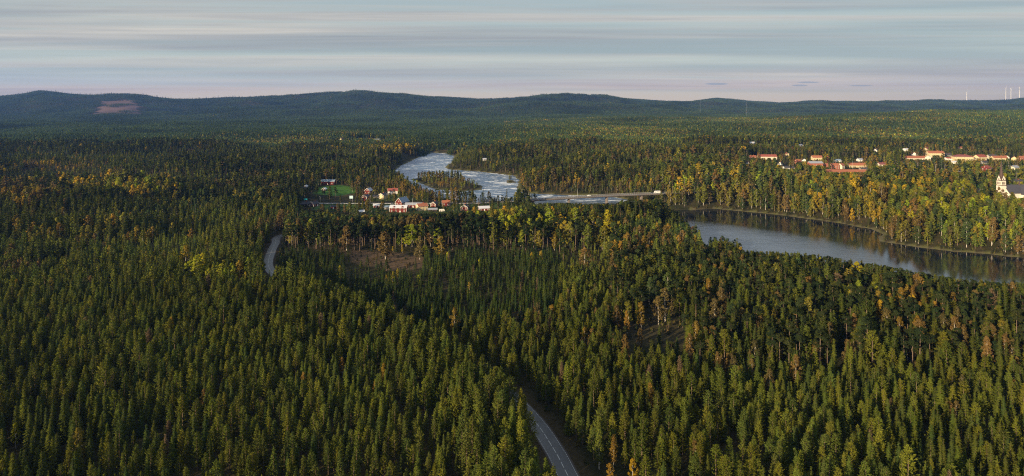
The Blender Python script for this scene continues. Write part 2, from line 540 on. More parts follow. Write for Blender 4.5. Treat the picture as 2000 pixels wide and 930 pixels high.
class MB:
    """collects polygons of any size for one mesh"""
    def __init__(self):
        self.v, self.f = [], []

    def add(self, V, Fc, M=None):
        n = len(self.v)
        for p in V:
            self.v.append(tuple(M @ Vector(p)) if M else tuple(p))
        self.f += [tuple(i + n for i in q) for q in Fc]
        return self

    def box(self, x0, x1, y0, y1, z0, z1, M=None):
        V = [(x0, y0, z0), (x1, y0, z0), (x1, y1, z0), (x0, y1, z0), (x0, y0, z1), (x1, y0, z1), (x1, y1, z1), (x0, y1, z1)]
        return self.add(V, [(3, 2, 1, 0), (4, 5, 6, 7), (0, 1, 5, 4), (1, 2, 6, 5), (2, 3, 7, 6), (3, 0, 4, 7)], M)

    def tube(self, p0, p1, r0, r1, n=8, cap=True):
        p0, p1 = Vector(p0), Vector(p1)
        a = (p1 - p0).normalized()
        u = a.orthogonal().normalized()
        v = a.cross(u)
        V = []
        for p, r in ((p0, r0), (p1, r1)):
            for k in range(n):
                t = 2 * PI * k / n
                V.append(p + (u * math.cos(t) + v * math.sin(t)) * r)
        Fc = [(k, (k + 1) % n, n + (k + 1) % n, n + k) for k in range(n)]
        if cap:
            Fc += [tuple(range(n - 1, -1, -1)), tuple(range(n, 2 * n))]
        return self.add(V, Fc)

    def prism(self, poly, y0, y1, M=None):
        """polygon in x-z, extruded along y"""
        n = len(poly)
        V = [(x, y0, z) for x, z in poly] + [(x, y1, z) for x, z in poly]
        Fc = [tuple(range(n)), tuple(range(2 * n - 1, n - 1, -1))] + [(k, n + k, n + (k + 1) % n, (k + 1) % n) for k in range(n)]
        return self.add(V, Fc, M)

    def build(self, name, material, parent=None, data_only=False):
        me = bpy.data.meshes.new(name)
        me.from_pydata([tuple(p) for p in self.v], [], self.f)
        me.materials.append(material)
        me.update()
        if data_only:
            return me
        return link(name, me, parent)


def link(name, me, parent=None):
    o = bpy.data.objects.new(name, me)
    COL.objects.link(o)
    if parent is not None:
        o.parent = parent
    return o


def empty(name, loc, rz=0.0, scale=1.0):
    o = bpy.data.objects.new(name, None)
    o.empty_display_size = 0.5
    o.location = loc
    o.rotation_euler = (0, 0, rz)
    if scale != 1.0:
        o.scale = (scale,) * 3
    COL.objects.link(o)
    return o


# ------------------------------------------------------------------ ground, water
FIELDS = [  # (pixel outline on the ground, colour)
    ([(618, 379), (628, 366), (660, 362), (690, 366), (694, 376), (660, 383)], (0.065, 0.15, 0.026)),
    ([(604, 408), (620, 400), (690, 400), (712, 406), (690, 414), (640, 412)], (0.055, 0.10, 0.024)),
    ([(700, 400), (1010, 400), (1010, 407), (960, 413), (900, 414), (850, 420), (780, 424), (720, 416)], (0.045, 0.075, 0.022)),
    ([(716, 392), (730, 386), (760, 378), (800, 380), (830, 392)], (0.060, 0.085, 0.024)),
    ([(1895, 372), (1900, 361), (1945, 359), (2010, 358), (2120, 360), (2100, 374), (1990, 375)], (0.080, 0.14, 0.028)),
    ([(1700, 338), (1740, 333), (2020, 340), (2020, 349), (1880, 347), (1750, 346)], (0.12, 0.10, 0.045)),
    ([(686, 270), (730, 271), (728, 274), (690, 274)], (0.08, 0.12, 0.03)),
]
CLEAR = [
    ([(672, 490), (740, 492), (822, 505), (822, 523), (760, 527), (700, 512)], (0.115, 0.080, 0.050)),
    ([(1210, 640), (1290, 618), (1372, 636), (1366, 668), (1300, 676), (1225, 664)], (0.055, 0.048, 0.026)),
    ([(1365, 500), (1372, 484), (1440, 491), (1450, 506)], (0.055, 0.060, 0.028)),
    ([(1075, 522), (1180, 519), (1215, 530), (1160, 540)], (0.050, 0.044, 0.026)),
]
CLEAR_FAR = [
    ([(192, 225), (200, 199), (235, 197), (262, 195), (256, 206), (275, 224), (235, 226)], (0.15, 0.10, 0.085)),
    ([(150, 241), (185, 241), (185, 243.5), (150, 243.5)], (0.16, 0.12, 0.06)),
    ([(640, 251), (690, 251), (700, 254), (640, 255)], (0.11, 0.11, 0.04)),
]
FIELD_W = [([hit(*p)[:2] for p in pl], c) for pl, c in FIELDS]
CLEAR_W = [([hit(*p)[:2] for p in pl], c) for pl, c in CLEAR]
CLEARF_W = [([hit(*p)[:2] for p in pl], c) for pl, c in CLEAR_FAR]

nc, nr = 600, 520
uu = np.linspace(-1.35, 1.35, nc)
tt = np.linspace(0, 1, nr)
dd = 60 * ((14500 / 60.0) ** tt) - 0.0
dd = np.concatenate([[-400, -150, -20, 30], dd[0:]])
D, U = np.meshgrid(dd, uu, indexing='ij')
X = U * (np.abs(D) + 160)
Z = height(X, D)
V = np.stack([X, D, Z], -1).reshape(-1, 3)
nr2 = len(dd)
ii = (np.arange(nr2 - 1)[:, None] * nc + np.arange(nc - 1)[None]).ravel()
Q = np.stack([ii, ii + 1, ii + nc + 1, ii + nc], 1)
gm = mesh_from('ground', V, Q, [ground_material()], smooth=True)
cover = np.zeros((len(V), 4), np.float32)
cover[:, 3] = 1
cm = np.zeros(len(V), np.float32)
vx, vy = V[:, 0], V[:, 1]
for pl, c in FIELD_W + CLEAR_W + CLEARF_W:
    a = np.array(pl)
    m = (vx > a[:, 0].min() - 30) & (vx < a[:, 0].max() + 30) & (vy > a[:, 1].min() - 40) & (vy < a[:, 1].max() + 40)
    s = np.zeros(m.sum())
    wob_ = 0.0 if a[:, 1].min() < 2500 else 1.0
    qx, qy = vx[m] + wob_ * (vnoise(vx[m], vy[m], 90, 7) - .5) * 190, vy[m] + wob_ * (vnoise(vx[m], vy[m], 110, 8) - .5) * 300
    ins = inside(qx, qy, pl)
    dist = seg_dist(vx[m], vy[m], pl, True)
    k = np.where(ins, 1.0, np.clip(1 - dist / 6.0, 0, 1))
    idx = np.where(m)[0]
    sel = k > cm[idx]
    cover[idx[sel], :3] = c
    cm[idx[sel]] = k[sel]
# verges beside the roads and the stony, grassy waterline
m = (vy < 800) & (np.abs(vx) < 420)
dr = seg_dist(vx[m], vy[m], ROAD_C[::4])
idx = np.where(m)[0]
sel = (dr < 9)
k = 1 - sstep(5.5, 9, dr)
cover[idx[sel], :3] = (0.060, 0.048, 0.026)
cm[idx[sel]] = np.maximum(cm[idx[sel]], k[sel])
m = (vy > 120) & (vy < 1750) & (vx > -500) & (vx < 1900)
idx = np.where(m)[0]
zz = V[idx, 2]
sel = (zz < 0.8)
cover[idx[sel], :3] = (0.11, 0.11, 0.040)
cm[idx[sel]] = 1.0
sel = zz < 0.35
cover[idx[sel], :3] = (0.13, 0.115, 0.065)
set_attr(gm, 'cover', 'FLOAT_COLOR', 'POINT', cover)
set_attr(gm, 'cover_mix', 'FLOAT', 'POINT', cm)
go = link('ground', gm)
tag(go, kind='structure')

wm = mesh_from('river', [(-420, 120, 0), (2600, 120, 0), (2600, 1560, 0), (-420, 1560, 0)], [(0, 1, 2, 3)], [water_material()])
tag(link('river', wm), kind='structure')


# ------------------------------------------------------------------ roads
M_ASPH = asphalt_material()
M_PAINT = mat('road_paint', (0.62, 0.62, 0.60), 0.6, 0.3, var=0.15, vscale=3.0)
M_GRAVEL = mat('gravel', (0.085, 0.070, 0.06), 0.95, 0.1, 0.5, 5.0, 0.3, 0.8)


def ribbon(C, l, r, lift, zf=None):
    C = np.asarray(C)
    T = np.gradient(C, axis=0)
    T /= np.linalg.norm(T, axis=1)[:, None]
    N = np.stack([-T[:, 1], T[:, 0]], 1)
    zc = zf(C[:, 0], C[:, 1]) if zf else height(C[:, 0], C[:, 1])
    A, B = C + N * l, C + N * r
    Vv = np.concatenate([np.column_stack([A, zc + lift]), np.column_stack([B, zc + lift])])
    n = len(C)
    i = np.arange(n - 1)
    return Vv, np.stack([i, i + n, i + n + 1, i + 1], 1)


def strip(name, C, l, r, lift, m, parent=None, zf=None):
    Vv, Fq = ribbon(C, l, r, lift, zf)
    return link(name, mesh_from(name, Vv, Fq, [m], smooth=True), parent)


def dashes(name, C, off, width, on, period, lift, parent, zf=None, smin=0, smax=1e9):
    C = catmull([tuple(p) for p in C[::3]], 0.5)
    s = np.concatenate([[0], np.cumsum(np.linalg.norm(np.diff(C, axis=0), axis=1))])
    Vs, Fs, n = [], [], 0
    k = smin
    while k + on < min(s[-1], smax):
        q = np.linspace(k, k + on, 3 if on > 1.5 else 2)
        c = np.column_stack([np.interp(q, s, C[:, 0]), np.interp(q, s, C[:, 1])])
        Vv, Fq = ribbon(c, off + width / 2, off - width / 2, lift, zf)
        Vs.append(Vv)
        Fs.append(Fq + n)
        n += len(Vv)
        k += period
    return link(name, mesh_from(name, np.concatenate(Vs), np.concatenate(Fs), [M_PAINT]), parent)


def road_z(x, y):
    return np.interp(y, [0, 560, 690], [13.8, 13.0, 9.2])


road = strip('road', ROAD_C, 3.0, -3.0, 0.12, M_ASPH, zf=road_z)
tag(road, kind='structure')
shoulder = strip('road_shoulder', ROAD_C, 3.5, -3.5, 0.08, M_GRAVEL, road, road_z)
dashes('centre_line', ROAD_C, 0, 0.17, 3.0, 4.0, 0.126, road, road_z, 0, 560)
dashes('edge_line', ROAD_C, 2.72, 0.13, 0.5, 1.0, 0.126, road, road_z, 0, 330)
dashes('edge_line', ROAD_C, -2.72, 0.13, 0.5, 1.0, 0.126, road, road_z, 0, 330)
for pts, wd in (([(-163, 408), (-171, 411), (-182, 412), (-200, 412)], 3.0), ([(-186, 487), (-176, 494), (-166, 497), (-158, 497)], 3.0)):
    tag(strip('side_track', catmull(pts, 2), wd / 2 + .6, -wd / 2 - .6, 0.10, M_GRAVEL), kind='structure')
lane_z = lambda x, y: np.interp(x, [-300, -40, 20], [8.8, 9.6, 12.6])
lane = strip('village_road', LANE_C, 3.4, -3.4, 0.14, M_ASPH, zf=lane_z)
tag(lane, kind='structure')
strip('road_shoulder', LANE_C, 4.8, -4.8, 0.10, M_GRAVEL, lane, lane_z)
dashes('centre_line', LANE_C, 0, 0.2, 3.0, 9.0, 0.146, lane, lane_z)
# guard rail along the village road
g = MB()
for i in range(0, 78):
    x = -232 + i * 3.2
    g.box(x - .07, x + .07, 686.0, 686.15, lane_z(x, 0), lane_z(x, 0) + 0.62)
rail = empty('guard_rail', (0, 0, 0))
tag(rail, 'pale steel guard rail along the near side of the village road', 'guard rail')
M_STEEL = mat('galvanised_steel', (0.55, 0.56, 0.57), 0.45, 0.5, metal=0.3)
tag(g.build('post', M_STEEL, rail), kind='stuff')
b = MB()
for i in range(0, 26):
    x0, x1 = -232 + i * 9.6, -232 + (i + 1) * 9.6
    z0, z1 = lane_z(x0, 0) + .45, lane_z(x1, 0) + .45
    b.add([(x0, 685.95, z0), (x1, 685.95, z1), (x1, 685.95, z1 + .32), (x0, 685.95, z0 + .32)], [(0, 1, 2, 3)])
b.build('rail', M_STEEL, rail)
tz = lambda x, y: height(x, y)
er = strip('town_road', EAST_C, 3.6, -3.6, 0.5, M_ASPH)
tag(er, kind='structure')
# square by the town
sq = [hit(*p) for p in ((1878, 330), (1898, 328), (1899, 338), (1874, 340), (1862, 338))]
tag(link('town_square', mesh_from('town_square', [(x, y, max(p[2] for p in sq) + .3) for x, y, z in sq], [tuple(range(5))], [mat('pale_paving', (0.30, 0.29, 0.31), 0.8)])), kind='structure')


# ------------------------------------------------------------------ buildings
GLASS = mat('window_glass', (0.03, 0.035, 0.045), 0.08, 0.7)
WHITE = mat('white_paint', (0.74, 0.72, 0.69), 0.6, 0.3, var=0.06)
WALLS = {'red': mat('falu_red_boards', (0.13, 0.024, 0.022), 0.85, 0.15, var=0.25, vscale=1.5), 'cream': mat('cream_boards', (0.58, 0.47, 0.28), 0.75, 0.2, var=0.1),
         'white': WHITE, 'pale': mat('pale_render', (0.62, 0.55, 0.44), 0.8, 0.2, var=0.1), 'grey': mat('grey_boards', (0.20, 0.19, 0.18), 0.85, 0.15, var=0.2),
         'dark': mat('dark_boards', (0.05, 0.04, 0.045), 0.85, 0.15, var=0.2), 'brick': mat('brick_red', (0.30, 0.10, 0.06), 0.85, 0.15, var=0.2)}
ROOFS = {'orange': mat('orange_tiles', (0.31, 0.118, 0.068), 0.75, 0.2, 0.3, 3.0, 0.2, 0.9), 'rust': mat('rust_red_tiles', (0.27, 0.080, 0.060), 0.75, 0.2, 0.3, 3.0, 0.2, 0.9),
         'grey': mat('grey_sheet_roof', (0.34, 0.36, 0.42), 0.42, 0.5, var=0.12, metal=0.2), 'dark': mat('dark_tiles', (0.055, 0.055, 0.066), 0.7, 0.25, var=0.25),
         'pale': mat('pale_sheet_roof', (0.58, 0.60, 0.66), 0.4, 0.5, var=0.08, metal=0.1), 'blue': mat('blue_grey_roof', (0.20, 0.27, 0.36), 0.5, 0.4, var=0.12),
         'maroon': mat('maroon_roof', (0.20, 0.07, 0.07), 0.7, 0.25, var=0.2)}
SIGHT = []      # (px0, px1, py0, py1, depth): what the photo shows between trees
FOOT = []       # footprints to keep free of trees
_wm = {}


def window_meshes(ww, wh):
    k = (round(ww, 2), round(wh, 2))
    if k not in _wm:
        f, p = MB(), MB()
        t = 0.14
        for x0, x1, z0, z1 in ((-ww / 2, ww / 2, 0, t), (-ww / 2, ww / 2, wh - t, wh), (-ww / 2, -ww / 2 + t, t, wh - t), (ww / 2 - t, ww / 2, t, wh - t), (-.04, .04, t, wh - t)):
            f.box(x0, x1, -.09, 0.0, z0, z1)
        p.box(-ww / 2 + t, ww / 2 - t, -.03, 0.0, t, wh - t)
        _wm[k] = (f.build('window', WHITE, data_only=True), p.build('pane', GLASS, data_only=True))
    return _wm[k]


def add_window(parent, x, y, z, rz, ww=1.2, wh=1.4, far=False):
    f, p = window_meshes(ww, wh)
    o = link('window', f, parent)
    o.location, o.rotation_euler = (x, y, z), (0, 0, rz)
    link('pane', p, o)
    return o


def house(name, label, cat, px, py, L, W, H, RH, wall, roof, rz=0.0, rows=1, nwin=3, chimney=True, group=None, keep=.7, corner=True, porch=None, loc=None, door=True, hip=False, dormers=0, trim=True):
    """ridge along local x; rz 0 shows the long side to the camera, 90 the gable"""
    x, y, z = loc if loc else hit(px, py)
    a = math.radians(rz)
    r = empty(name, (x, y, z - 0.05), a)
    tag(r, label, cat, group)
    wm, rm = WALLS[wall], ROOFS[roof]
    b = MB()
    if hip:
        b.box(-L / 2, L / 2, -W / 2, W / 2, -1.5, H)
    else:
        n = [(-W / 2, -1.5), (W / 2, -1.5), (W / 2, H), (0, H + RH), (-W / 2, H)]
        V_ = [(-L / 2, q[0], q[1]) for q in n] + [(L / 2, q[0], q[1]) for q in n]
        b.add(V_, [(4, 3, 2, 1, 0), (5, 6, 7, 8, 9)] + [(k, (k + 1) % 5, 5 + (k + 1) % 5, 5 + k) for k in (0, 1, 2, 3, 4)])
    b.build('wall', wm, r)
    ov, t = 0.45, 0.22
    rb = MB()
    if hip:
        h = W / 2 + ov
        rb.add([(-L / 2 - ov, -h, H), (L / 2 + ov, -h, H), (L / 2 + ov, h, H), (-L / 2 - ov, h, H), (-L / 2 + W / 2, 0, H + RH), (L / 2 - W / 2, 0, H + RH)],
               [(3, 2, 1, 0), (0, 1, 5, 4), (1, 2, 5), (2, 3, 4, 5), (3, 0, 4)])
    else:
        s = RH / (W / 2)
        e = W / 2 + ov
        pr = [(-e, H - ov * s + .02), (0, H + RH + .02), (e, H - ov * s + .02), (e, H - ov * s + .02 + t), (0, H + RH + .02 + t), (-e, H - ov * s + .02 + t)]
        V_ = [(-L / 2 - ov, q[0], q[1]) for q in pr] + [(L / 2 + ov, q[0], q[1]) for q in pr]
        rb.add(V_, [(0, 1, 4, 5), (1, 2, 3, 4), (6, 11, 10, 7), (7, 10, 9, 8)] + [(k, k + 6, (k + 1) % 6 + 6, (k + 1) % 6) for k in range(6)])
    ro = rb.build('roof', rm, r)
    if trim and not hip:
        for sx in (-1, 1):
            m = MB()
            for sy in (-1, 1):
                x0 = sx * (L / 2 + ov + .03)
                m.add([(x0, sy * e, H - ov * s - .12), (x0, 0, H + RH - .12), (x0, 0, H + RH + .28), (x0, sy * e, H - ov * s + .28),
                       (x0 + sx * .08, sy * e, H - ov * s - .12), (x0 + sx * .08, 0, H + RH - .12), (x0 + sx * .08, 0, H + RH + .28), (x0 + sx * .08, sy * e, H - ov * s + .28)],
                      [(0, 1, 2, 3), (7, 6, 5, 4), (0, 4, 5, 1), (3, 2, 6, 7), (0, 3, 7, 4), (1, 5, 6, 2)])
            m.build('bargeboard', WHITE, ro)
    if chimney:
        c = MB().box(-.45 + L * .15, .45 + L * .15, -.4, .4, H + RH * .7, H + RH + 1.1)
        c.build('chimney', WALLS['brick'] if roof != 'grey' else WALLS['dark'], ro)
    for k in range(dormers):
        xd = -L / 2 + L * (k + .5) / dormers
        d = MB()
        d.prism([(xd - 1.0, H - .3), (xd + 1.0, H - .3), (xd + 1.0, H + 1.1), (xd, H + 1.7), (xd - 1.0, H + 1.1)], -W / 2 - .15, -W / 2 + 2.5)
        do = d.build('dormer', wm, r)
        add_window(do, xd, -W / 2 - .15, H - .1, 0, 1.1, 1.1)
    if corner:
        cb = MB().box(-.14, .14, -.14, .14, -1.2, H + .01).build('corner_board', WHITE, data_only=True)
        for sx in (-1, 1):
            for sy in (-1, 1):
                link('corner_board', cb, r).location = (sx * L / 2, sy * W / 2, 0)
    zs = [0.95 + 2.7 * k for k in range(rows)]
    for zi in zs:
        for k in range(nwin):
            xw = -L / 2 + L * (k + .5) / nwin
            if door and zi == zs[0] and k == nwin // 2:
                continue
            add_window(r, xw, -W / 2 - .01, zi, 0)
        if rz % 180 != 0 or abs(rz) < 80:
            for yy in ((-W / 4, W / 4) if W > 5 else (0,)):
                add_window(r, -L / 2 - .01, yy, zi, -PI / 2)
                if rz > 45:
                    continue
    if RH > 1.8 and not hip:
        add_window(r, -L / 2 - .01, 0, H + RH * .12, -PI / 2, 1.1, 1.1)
    if door:
        d = MB().box(-.5, .5, -.08, 0, 0, 2.05)
        do = d.build('door', WHITE if wall != 'white' else WALLS['dark'], r)
        do.location = (-L / 2 + L * (nwin // 2 + .5) / nwin, -W / 2 - .01, 0.05)
    FOOT.append((x, y, math.hypot(L, W) / 2 + 2))
    hw = (abs(L / 2 * math.cos(a)) + abs(W / 2 * math.sin(a))) * F / y * .88
    cpx, top = proj(x, y, z + H + RH)
    _, bot = proj(x, y, z + (1 - keep) * H)
    SIGHT.append((cpx - hw, cpx + hw, top, bot, y - W / 2))
    return r


G1 = 'houses of the riverside village'
HS = [
 ('barn', 'long red barn with grey roof behind the round green field', 'barn', 641.5, 360.5, 19, 8, 4.4, 2.2, 'red', 'blue', -4, 1, 3, dict(chimney=False, keep=1)),
 ('shed', 'small dark shed with pale roof edge at the left of the green field', 'shed', 633.5, 373, 6, 5, 2.4, 1.6, 'dark', 'pale', 90, 1, 1, dict(chimney=False, corner=False, door=False)),
 ('shed', 'grey weathered hut with pale eaves among trees, left of the green field', 'shed', 597, 368, 5.5, 5, 2.6, 1.6, 'grey', 'pale', 84, 1, 1, dict(chimney=False, corner=False, door=False, keep=.6)),
 ('red_house', 'red house with grey roof and side wings, above the other red gable', 'house', 720, 378, 9, 7.4, 3.8, 3.2, 'red', 'grey', 78, 1, 2, dict()),
 ('red_house', 'narrow two-storey red house gable beside the village road', 'house', 714.5, 392, 8, 6.6, 4.8, 2.2, 'red', 'dark', 74, 2, 2, dict()),
 ('yellow_house', 'small cream-yellow house with dark roof on its lawn above the road', 'house', 748, 388.5, 8, 7.6, 4.6, 2.3, 'cream', 'dark', 66, 2, 2, dict(corner=False)),
 ('yellow_annex', 'low yellow outbuilding beside the small cream-yellow house', 'annex', 735, 387, 7, 5, 2.3, 1.4, 'cream', 'dark', 10, 1, 2, dict(chimney=False, corner=False)),
 ('white_house', 'white house with rust-red roof half hidden behind autumn trees', 'house', 767, 379, 12, 8, 4.2, 2.8, 'white', 'rust', 12, 1, 3, dict(corner=False, keep=.8)),
 ('barn', 'red barn gable with steep blue-grey roof beside the road', 'barn', 786, 401, 13, 8.5, 3.4, 4.6, 'red', 'blue', 62, 1, 2, dict(chimney=False)),
 ('long_building', 'long low red building with pale grey roof right of the steep barn', 'outbuilding', 808, 405, 18, 7, 3.2, 1.8, 'red', 'grey', -3, 1, 5, dict(chimney=False, corner=False)),
 ('red_farmhouse', 'large two-storey red farmhouse with white roof and dormers', 'house', 779, 414.5, 17.5, 8, 5.0, 2.2, 'red', 'pale', -3, 2, 4, dict(dormers=2)),
 ('cream_house', 'cream two-storey house with orange tiled roof', 'house', 824, 411, 10.5, 9, 4.8, 2.4, 'cream', 'orange', 28, 2, 3, dict(corner=False)),
 ('cottage', 'small red cottage gable with dark roof right of the cream house', 'cottage', 849, 404, 7, 6.2, 2.8, 2.4, 'red', 'dark', 70, 1, 2, dict()),
 ('red_house', 'red house with orange-red roof beneath a tall autumn birch', 'house', 871, 401, 8.5, 6.5, 3.6, 1.8, 'red', 'orange', 8, 1, 2, dict()),
 ('red_house', 'lone red gabled house with white trim, two windows side by side', 'house', 908, 411, 8, 6.8, 3.8, 2.6, 'red', 'dark', 82, 2, 2, dict()),
 ('red_house', 'low red house with broad pale roof at the right end of the village', 'house', 945, 411, 11, 7, 2.8, 1.8, 'red', 'pale', 14, 1, 3, dict(chimney=False)),
 ('car_port', 'open-sided shelter with dark flat-pitched roof beneath the cream house', 'shelter', 845, 413, 9, 6, 2.2, 1.0, 'dark', 'grey', 6, 1, 1, dict(chimney=False, corner=False, door=False)),
 ('blue_shed', 'blue-roofed shed at the left end of the large farmhouse', 'shed', 757, 409, 7, 5, 2.6, 1.2, 'grey', 'blue', 8, 1, 2, dict(chimney=False, corner=False)),
 ('shed', 'small red shed with white roof just below the village road', 'shed', 735, 405, 6, 5, 2.4, 1.2, 'red', 'pale', 8, 1, 1, dict(chimney=False)),
 ('shed', 'white-roofed shed among dark trees at the edge of the village', 'shed', 706, 417, 5, 4.5, 2.2, 1.2, 'grey', 'pale', 20, 1, 1, dict(chimney=False, corner=False)),
 ('shed', 'dark red shed standing alone on the lower meadow', 'shed', 652, 408, 5.5, 4, 2.4, 1.0, 'red', 'dark', 5, 1, 1, dict(chimney=False, corner=False)),
 ('red_house', 'low dark-roofed house behind trees at the left end of the village road', 'house', 596, 403, 11, 7, 3.0, 2.0, 'dark', 'dark', 8, 1, 3, dict(keep=.5)),
 ('red_house', 'red house with white gable edge, leftmost red one along the village road', 'house', 614, 403, 7, 6.5, 3.0, 2.2, 'red', 'dark', 55, 1, 2, dict(keep=.7)),
]
for nm, lb, ct, px, py, L, W, H, RH, wa, rf, rz, rows, nw, kw in HS:
    house(nm, lb, ct, px, py, L, W, H, RH, wa, rf, rz, rows, nw, group=G1, **kw)
G2 = 'houses of the town on the far bank'
TS = [
 ('school_building', 'large pale building with long rust-red roof at the left edge of town', 'building', 1498, 311, 31, 11, 5, 3.2, 'pale', 'rust', -4, 2, 9, {}),
 ('town_house', 'low orange-roofed wing left of the large pale building', 'building', 1470, 309, 11, 7, 3, 1.8, 'brick', 'orange', 0, 1, 3, {}),
 ('town_house', 'house with orange roof between dark trees, left of the white gable house', 'house', 1558, 320, 8.5, 8, 4, 2.8, 'brick', 'orange', 8, 1, 3, {}),
 ('town_house', 'white house with dark blue roof and bright gable', 'house', 1524, 325, 11, 7, 4, 3.2, 'white', 'dark', 60, 1, 3, {}),
 ('town_house', 'low white house with dark roof right of the bright gable', 'house', 1535, 331, 9, 7, 3, 2.2, 'white', 'dark', 10, 1, 3, {}),
 ('town_house', 'tiny dark-roofed cottage with white gable in front of the town', 'cottage', 1550, 331, 6, 5, 2.4, 1.8, 'dark', 'dark', 80, 1, 1, {}),
 ('town_house', 'cream building with bright orange roof above the grey-roofed one', 'building', 1595, 313, 16, 9, 4.5, 3.4, 'cream', 'orange', -6, 2, 4, {}),
 ('town_house', 'tall grey-roofed red building with pale ends', 'building', 1592, 328, 20, 10, 7.5, 2.5, 'brick', 'grey', -2, 2, 5, {}),
 ('town_house', 'little orange-roofed house left of the brick chimney row', 'house', 1611, 327, 8, 7, 3.4, 2.6, 'brick', 'orange', 0, 1, 2, {}),
 ('town_house', 'red two-storey house with orange roof beneath the brick chimney', 'house', 1630, 330, 11, 8, 5.5, 3.0, 'brick', 'orange', 0, 2, 3, {}),
 ('town_house', 'narrow orange-roofed house with white end wall', 'house', 1643, 330, 8, 7, 5.5, 3.0, 'pale', 'orange', 34, 2, 2, {}),
 ('town_house', 'long cream terrace with bright orange roof', 'terrace', 1673, 327, 26, 9, 3.6, 3.2, 'cream', 'orange', -2, 1, 8, {}),
 ('depot_building', 'very long low orange-roofed depot in front of the town', 'building', 1651, 338, 60, 9, 2.4, 2.4, 'brick', 'orange', -1, 1, 14, {}),
 ('town_house', 'small house with dull red roof right of the long depot', 'house', 1722, 325, 12, 8, 3, 2.6, 'pale', 'maroon', 5, 1, 3, {}),
 ('town_house', 'white cube-like house on the wooded slope above town', 'house', 1769, 297, 8, 8, 5.4, 1.6, 'white', 'pale', 10, 2, 3, {}),
 ('long_building', 'long orange-red roofed building at the left of the town centre', 'building', 1787, 312, 38, 10, 3.4, 3.0, 'pale', 'orange', -2, 1, 12, {}),
 ('town_house', 'cream apartment house with orange roof, highest in the town centre', 'building', 1826, 308, 26, 12, 8.5, 3.4, 'cream', 'orange', -8, 3, 7, {}),
 ('town_house', 'white shop building with red band left of the big cream hall', 'building', 1855, 315, 14, 9, 5.0, 1.6, 'white', 'rust', -5, 2, 4, {}),
 ('town_house', 'small flat pale house beneath the white shop', 'building', 1864, 320, 8, 6, 3, 1.2, 'white', 'pale', -5, 1, 2, {}),
 ('town_hall', 'big cream hall with maroon hipped roof and lantern', 'building', 1879, 316, 28, 13, 8.5, 3.4, 'cream', 'maroon', -8, 3, 7, {'hip': True}),
 ('town_house', 'cream house with red roof and bright gable right of the big hall', 'building', 1914, 313, 19, 10, 6, 3.6, 'cream', 'rust', 18, 2, 5, {}),
 ('town_house', 'dark-roofed house with small red patch right of the bright gable', 'house', 1937, 311, 13, 9, 5, 3.0, 'pale', 'dark', -5, 1, 4, {}),
 ('town_house', 'cream house row with orange roof at the right of town', 'building', 1951, 315, 23, 10, 6.0, 3.0, 'cream', 'orange', -3, 2, 6, {}),
 ('town_house', 'dark red two-storey house with bright red roof beside the square', 'house', 1926, 336, 9, 9, 6.5, 2.6, 'red', 'rust', 30, 2, 3, {}),
 ('town_house', 'cream-gabled house with red roof near the right edge of town', 'house', 1981, 314, 8, 8, 4.2, 3.2, 'cream', 'rust', 50, 1, 2, {}),
 ('town_house', 'orange-roofed brick house at the right edge of the photo', 'house', 1998, 314, 13, 9, 5, 3.0, 'brick', 'orange', 5, 2, 4, {}),
 ('town_house', 'house with pinkish-grey roof above the meadow on the right', 'house', 1980, 332, 14, 10, 3.6, 2.8, 'pale', 'grey', 24, 1, 4, {}),
 ('town_house', 'cream house alone on the slope above the town hall', 'house', 1875, 293, 9, 8, 4.6, 2.4, 'cream', 'orange', 12, 2, 2, {}),
 ('yellow_house', 'lone bright cream house among trees beyond the left bank', 'house', 668, 277, 11, 8, 7, 3.0, 'cream', 'dark', 70, 2, 2, {}),
 ('white_house', 'tiny distant white house beyond the left bank', 'house', 650, 257, 14, 9, 6, 3, 'white', 'rust', 10, 1, 2, {}),
 ('long_building', 'far low white building at the field beyond the left bank', 'building', 737, 275, 16, 9, 3.6, 2, 'white', 'grey', 0, 1, 4, {}),
 ('town_house', 'white-roofed industrial shed in the wood left of the town', 'building', 1469, 283, 15, 10, 5, 2, 'white', 'pale', 0, 1, 3, {}),
 ('town_house', 'tiny white house at the wood edge above the orange terraces', 'house', 1564, 287, 8, 7, 4, 2, 'white', 'pale', 0, 1, 2, {}),
 ('town_house', 'small white house behind the trees right of the terrace', 'house', 1711, 297, 10, 7, 4, 2.4, 'white', 'dark', 40, 1, 2, {}),
 ('white_cabin', 'small white cabin among trees on the far bank of the rapids', 'cabin', 946, 314, 7, 5, 3, 1.6, 'white', 'pale', 30, 1, 2, {}),
]
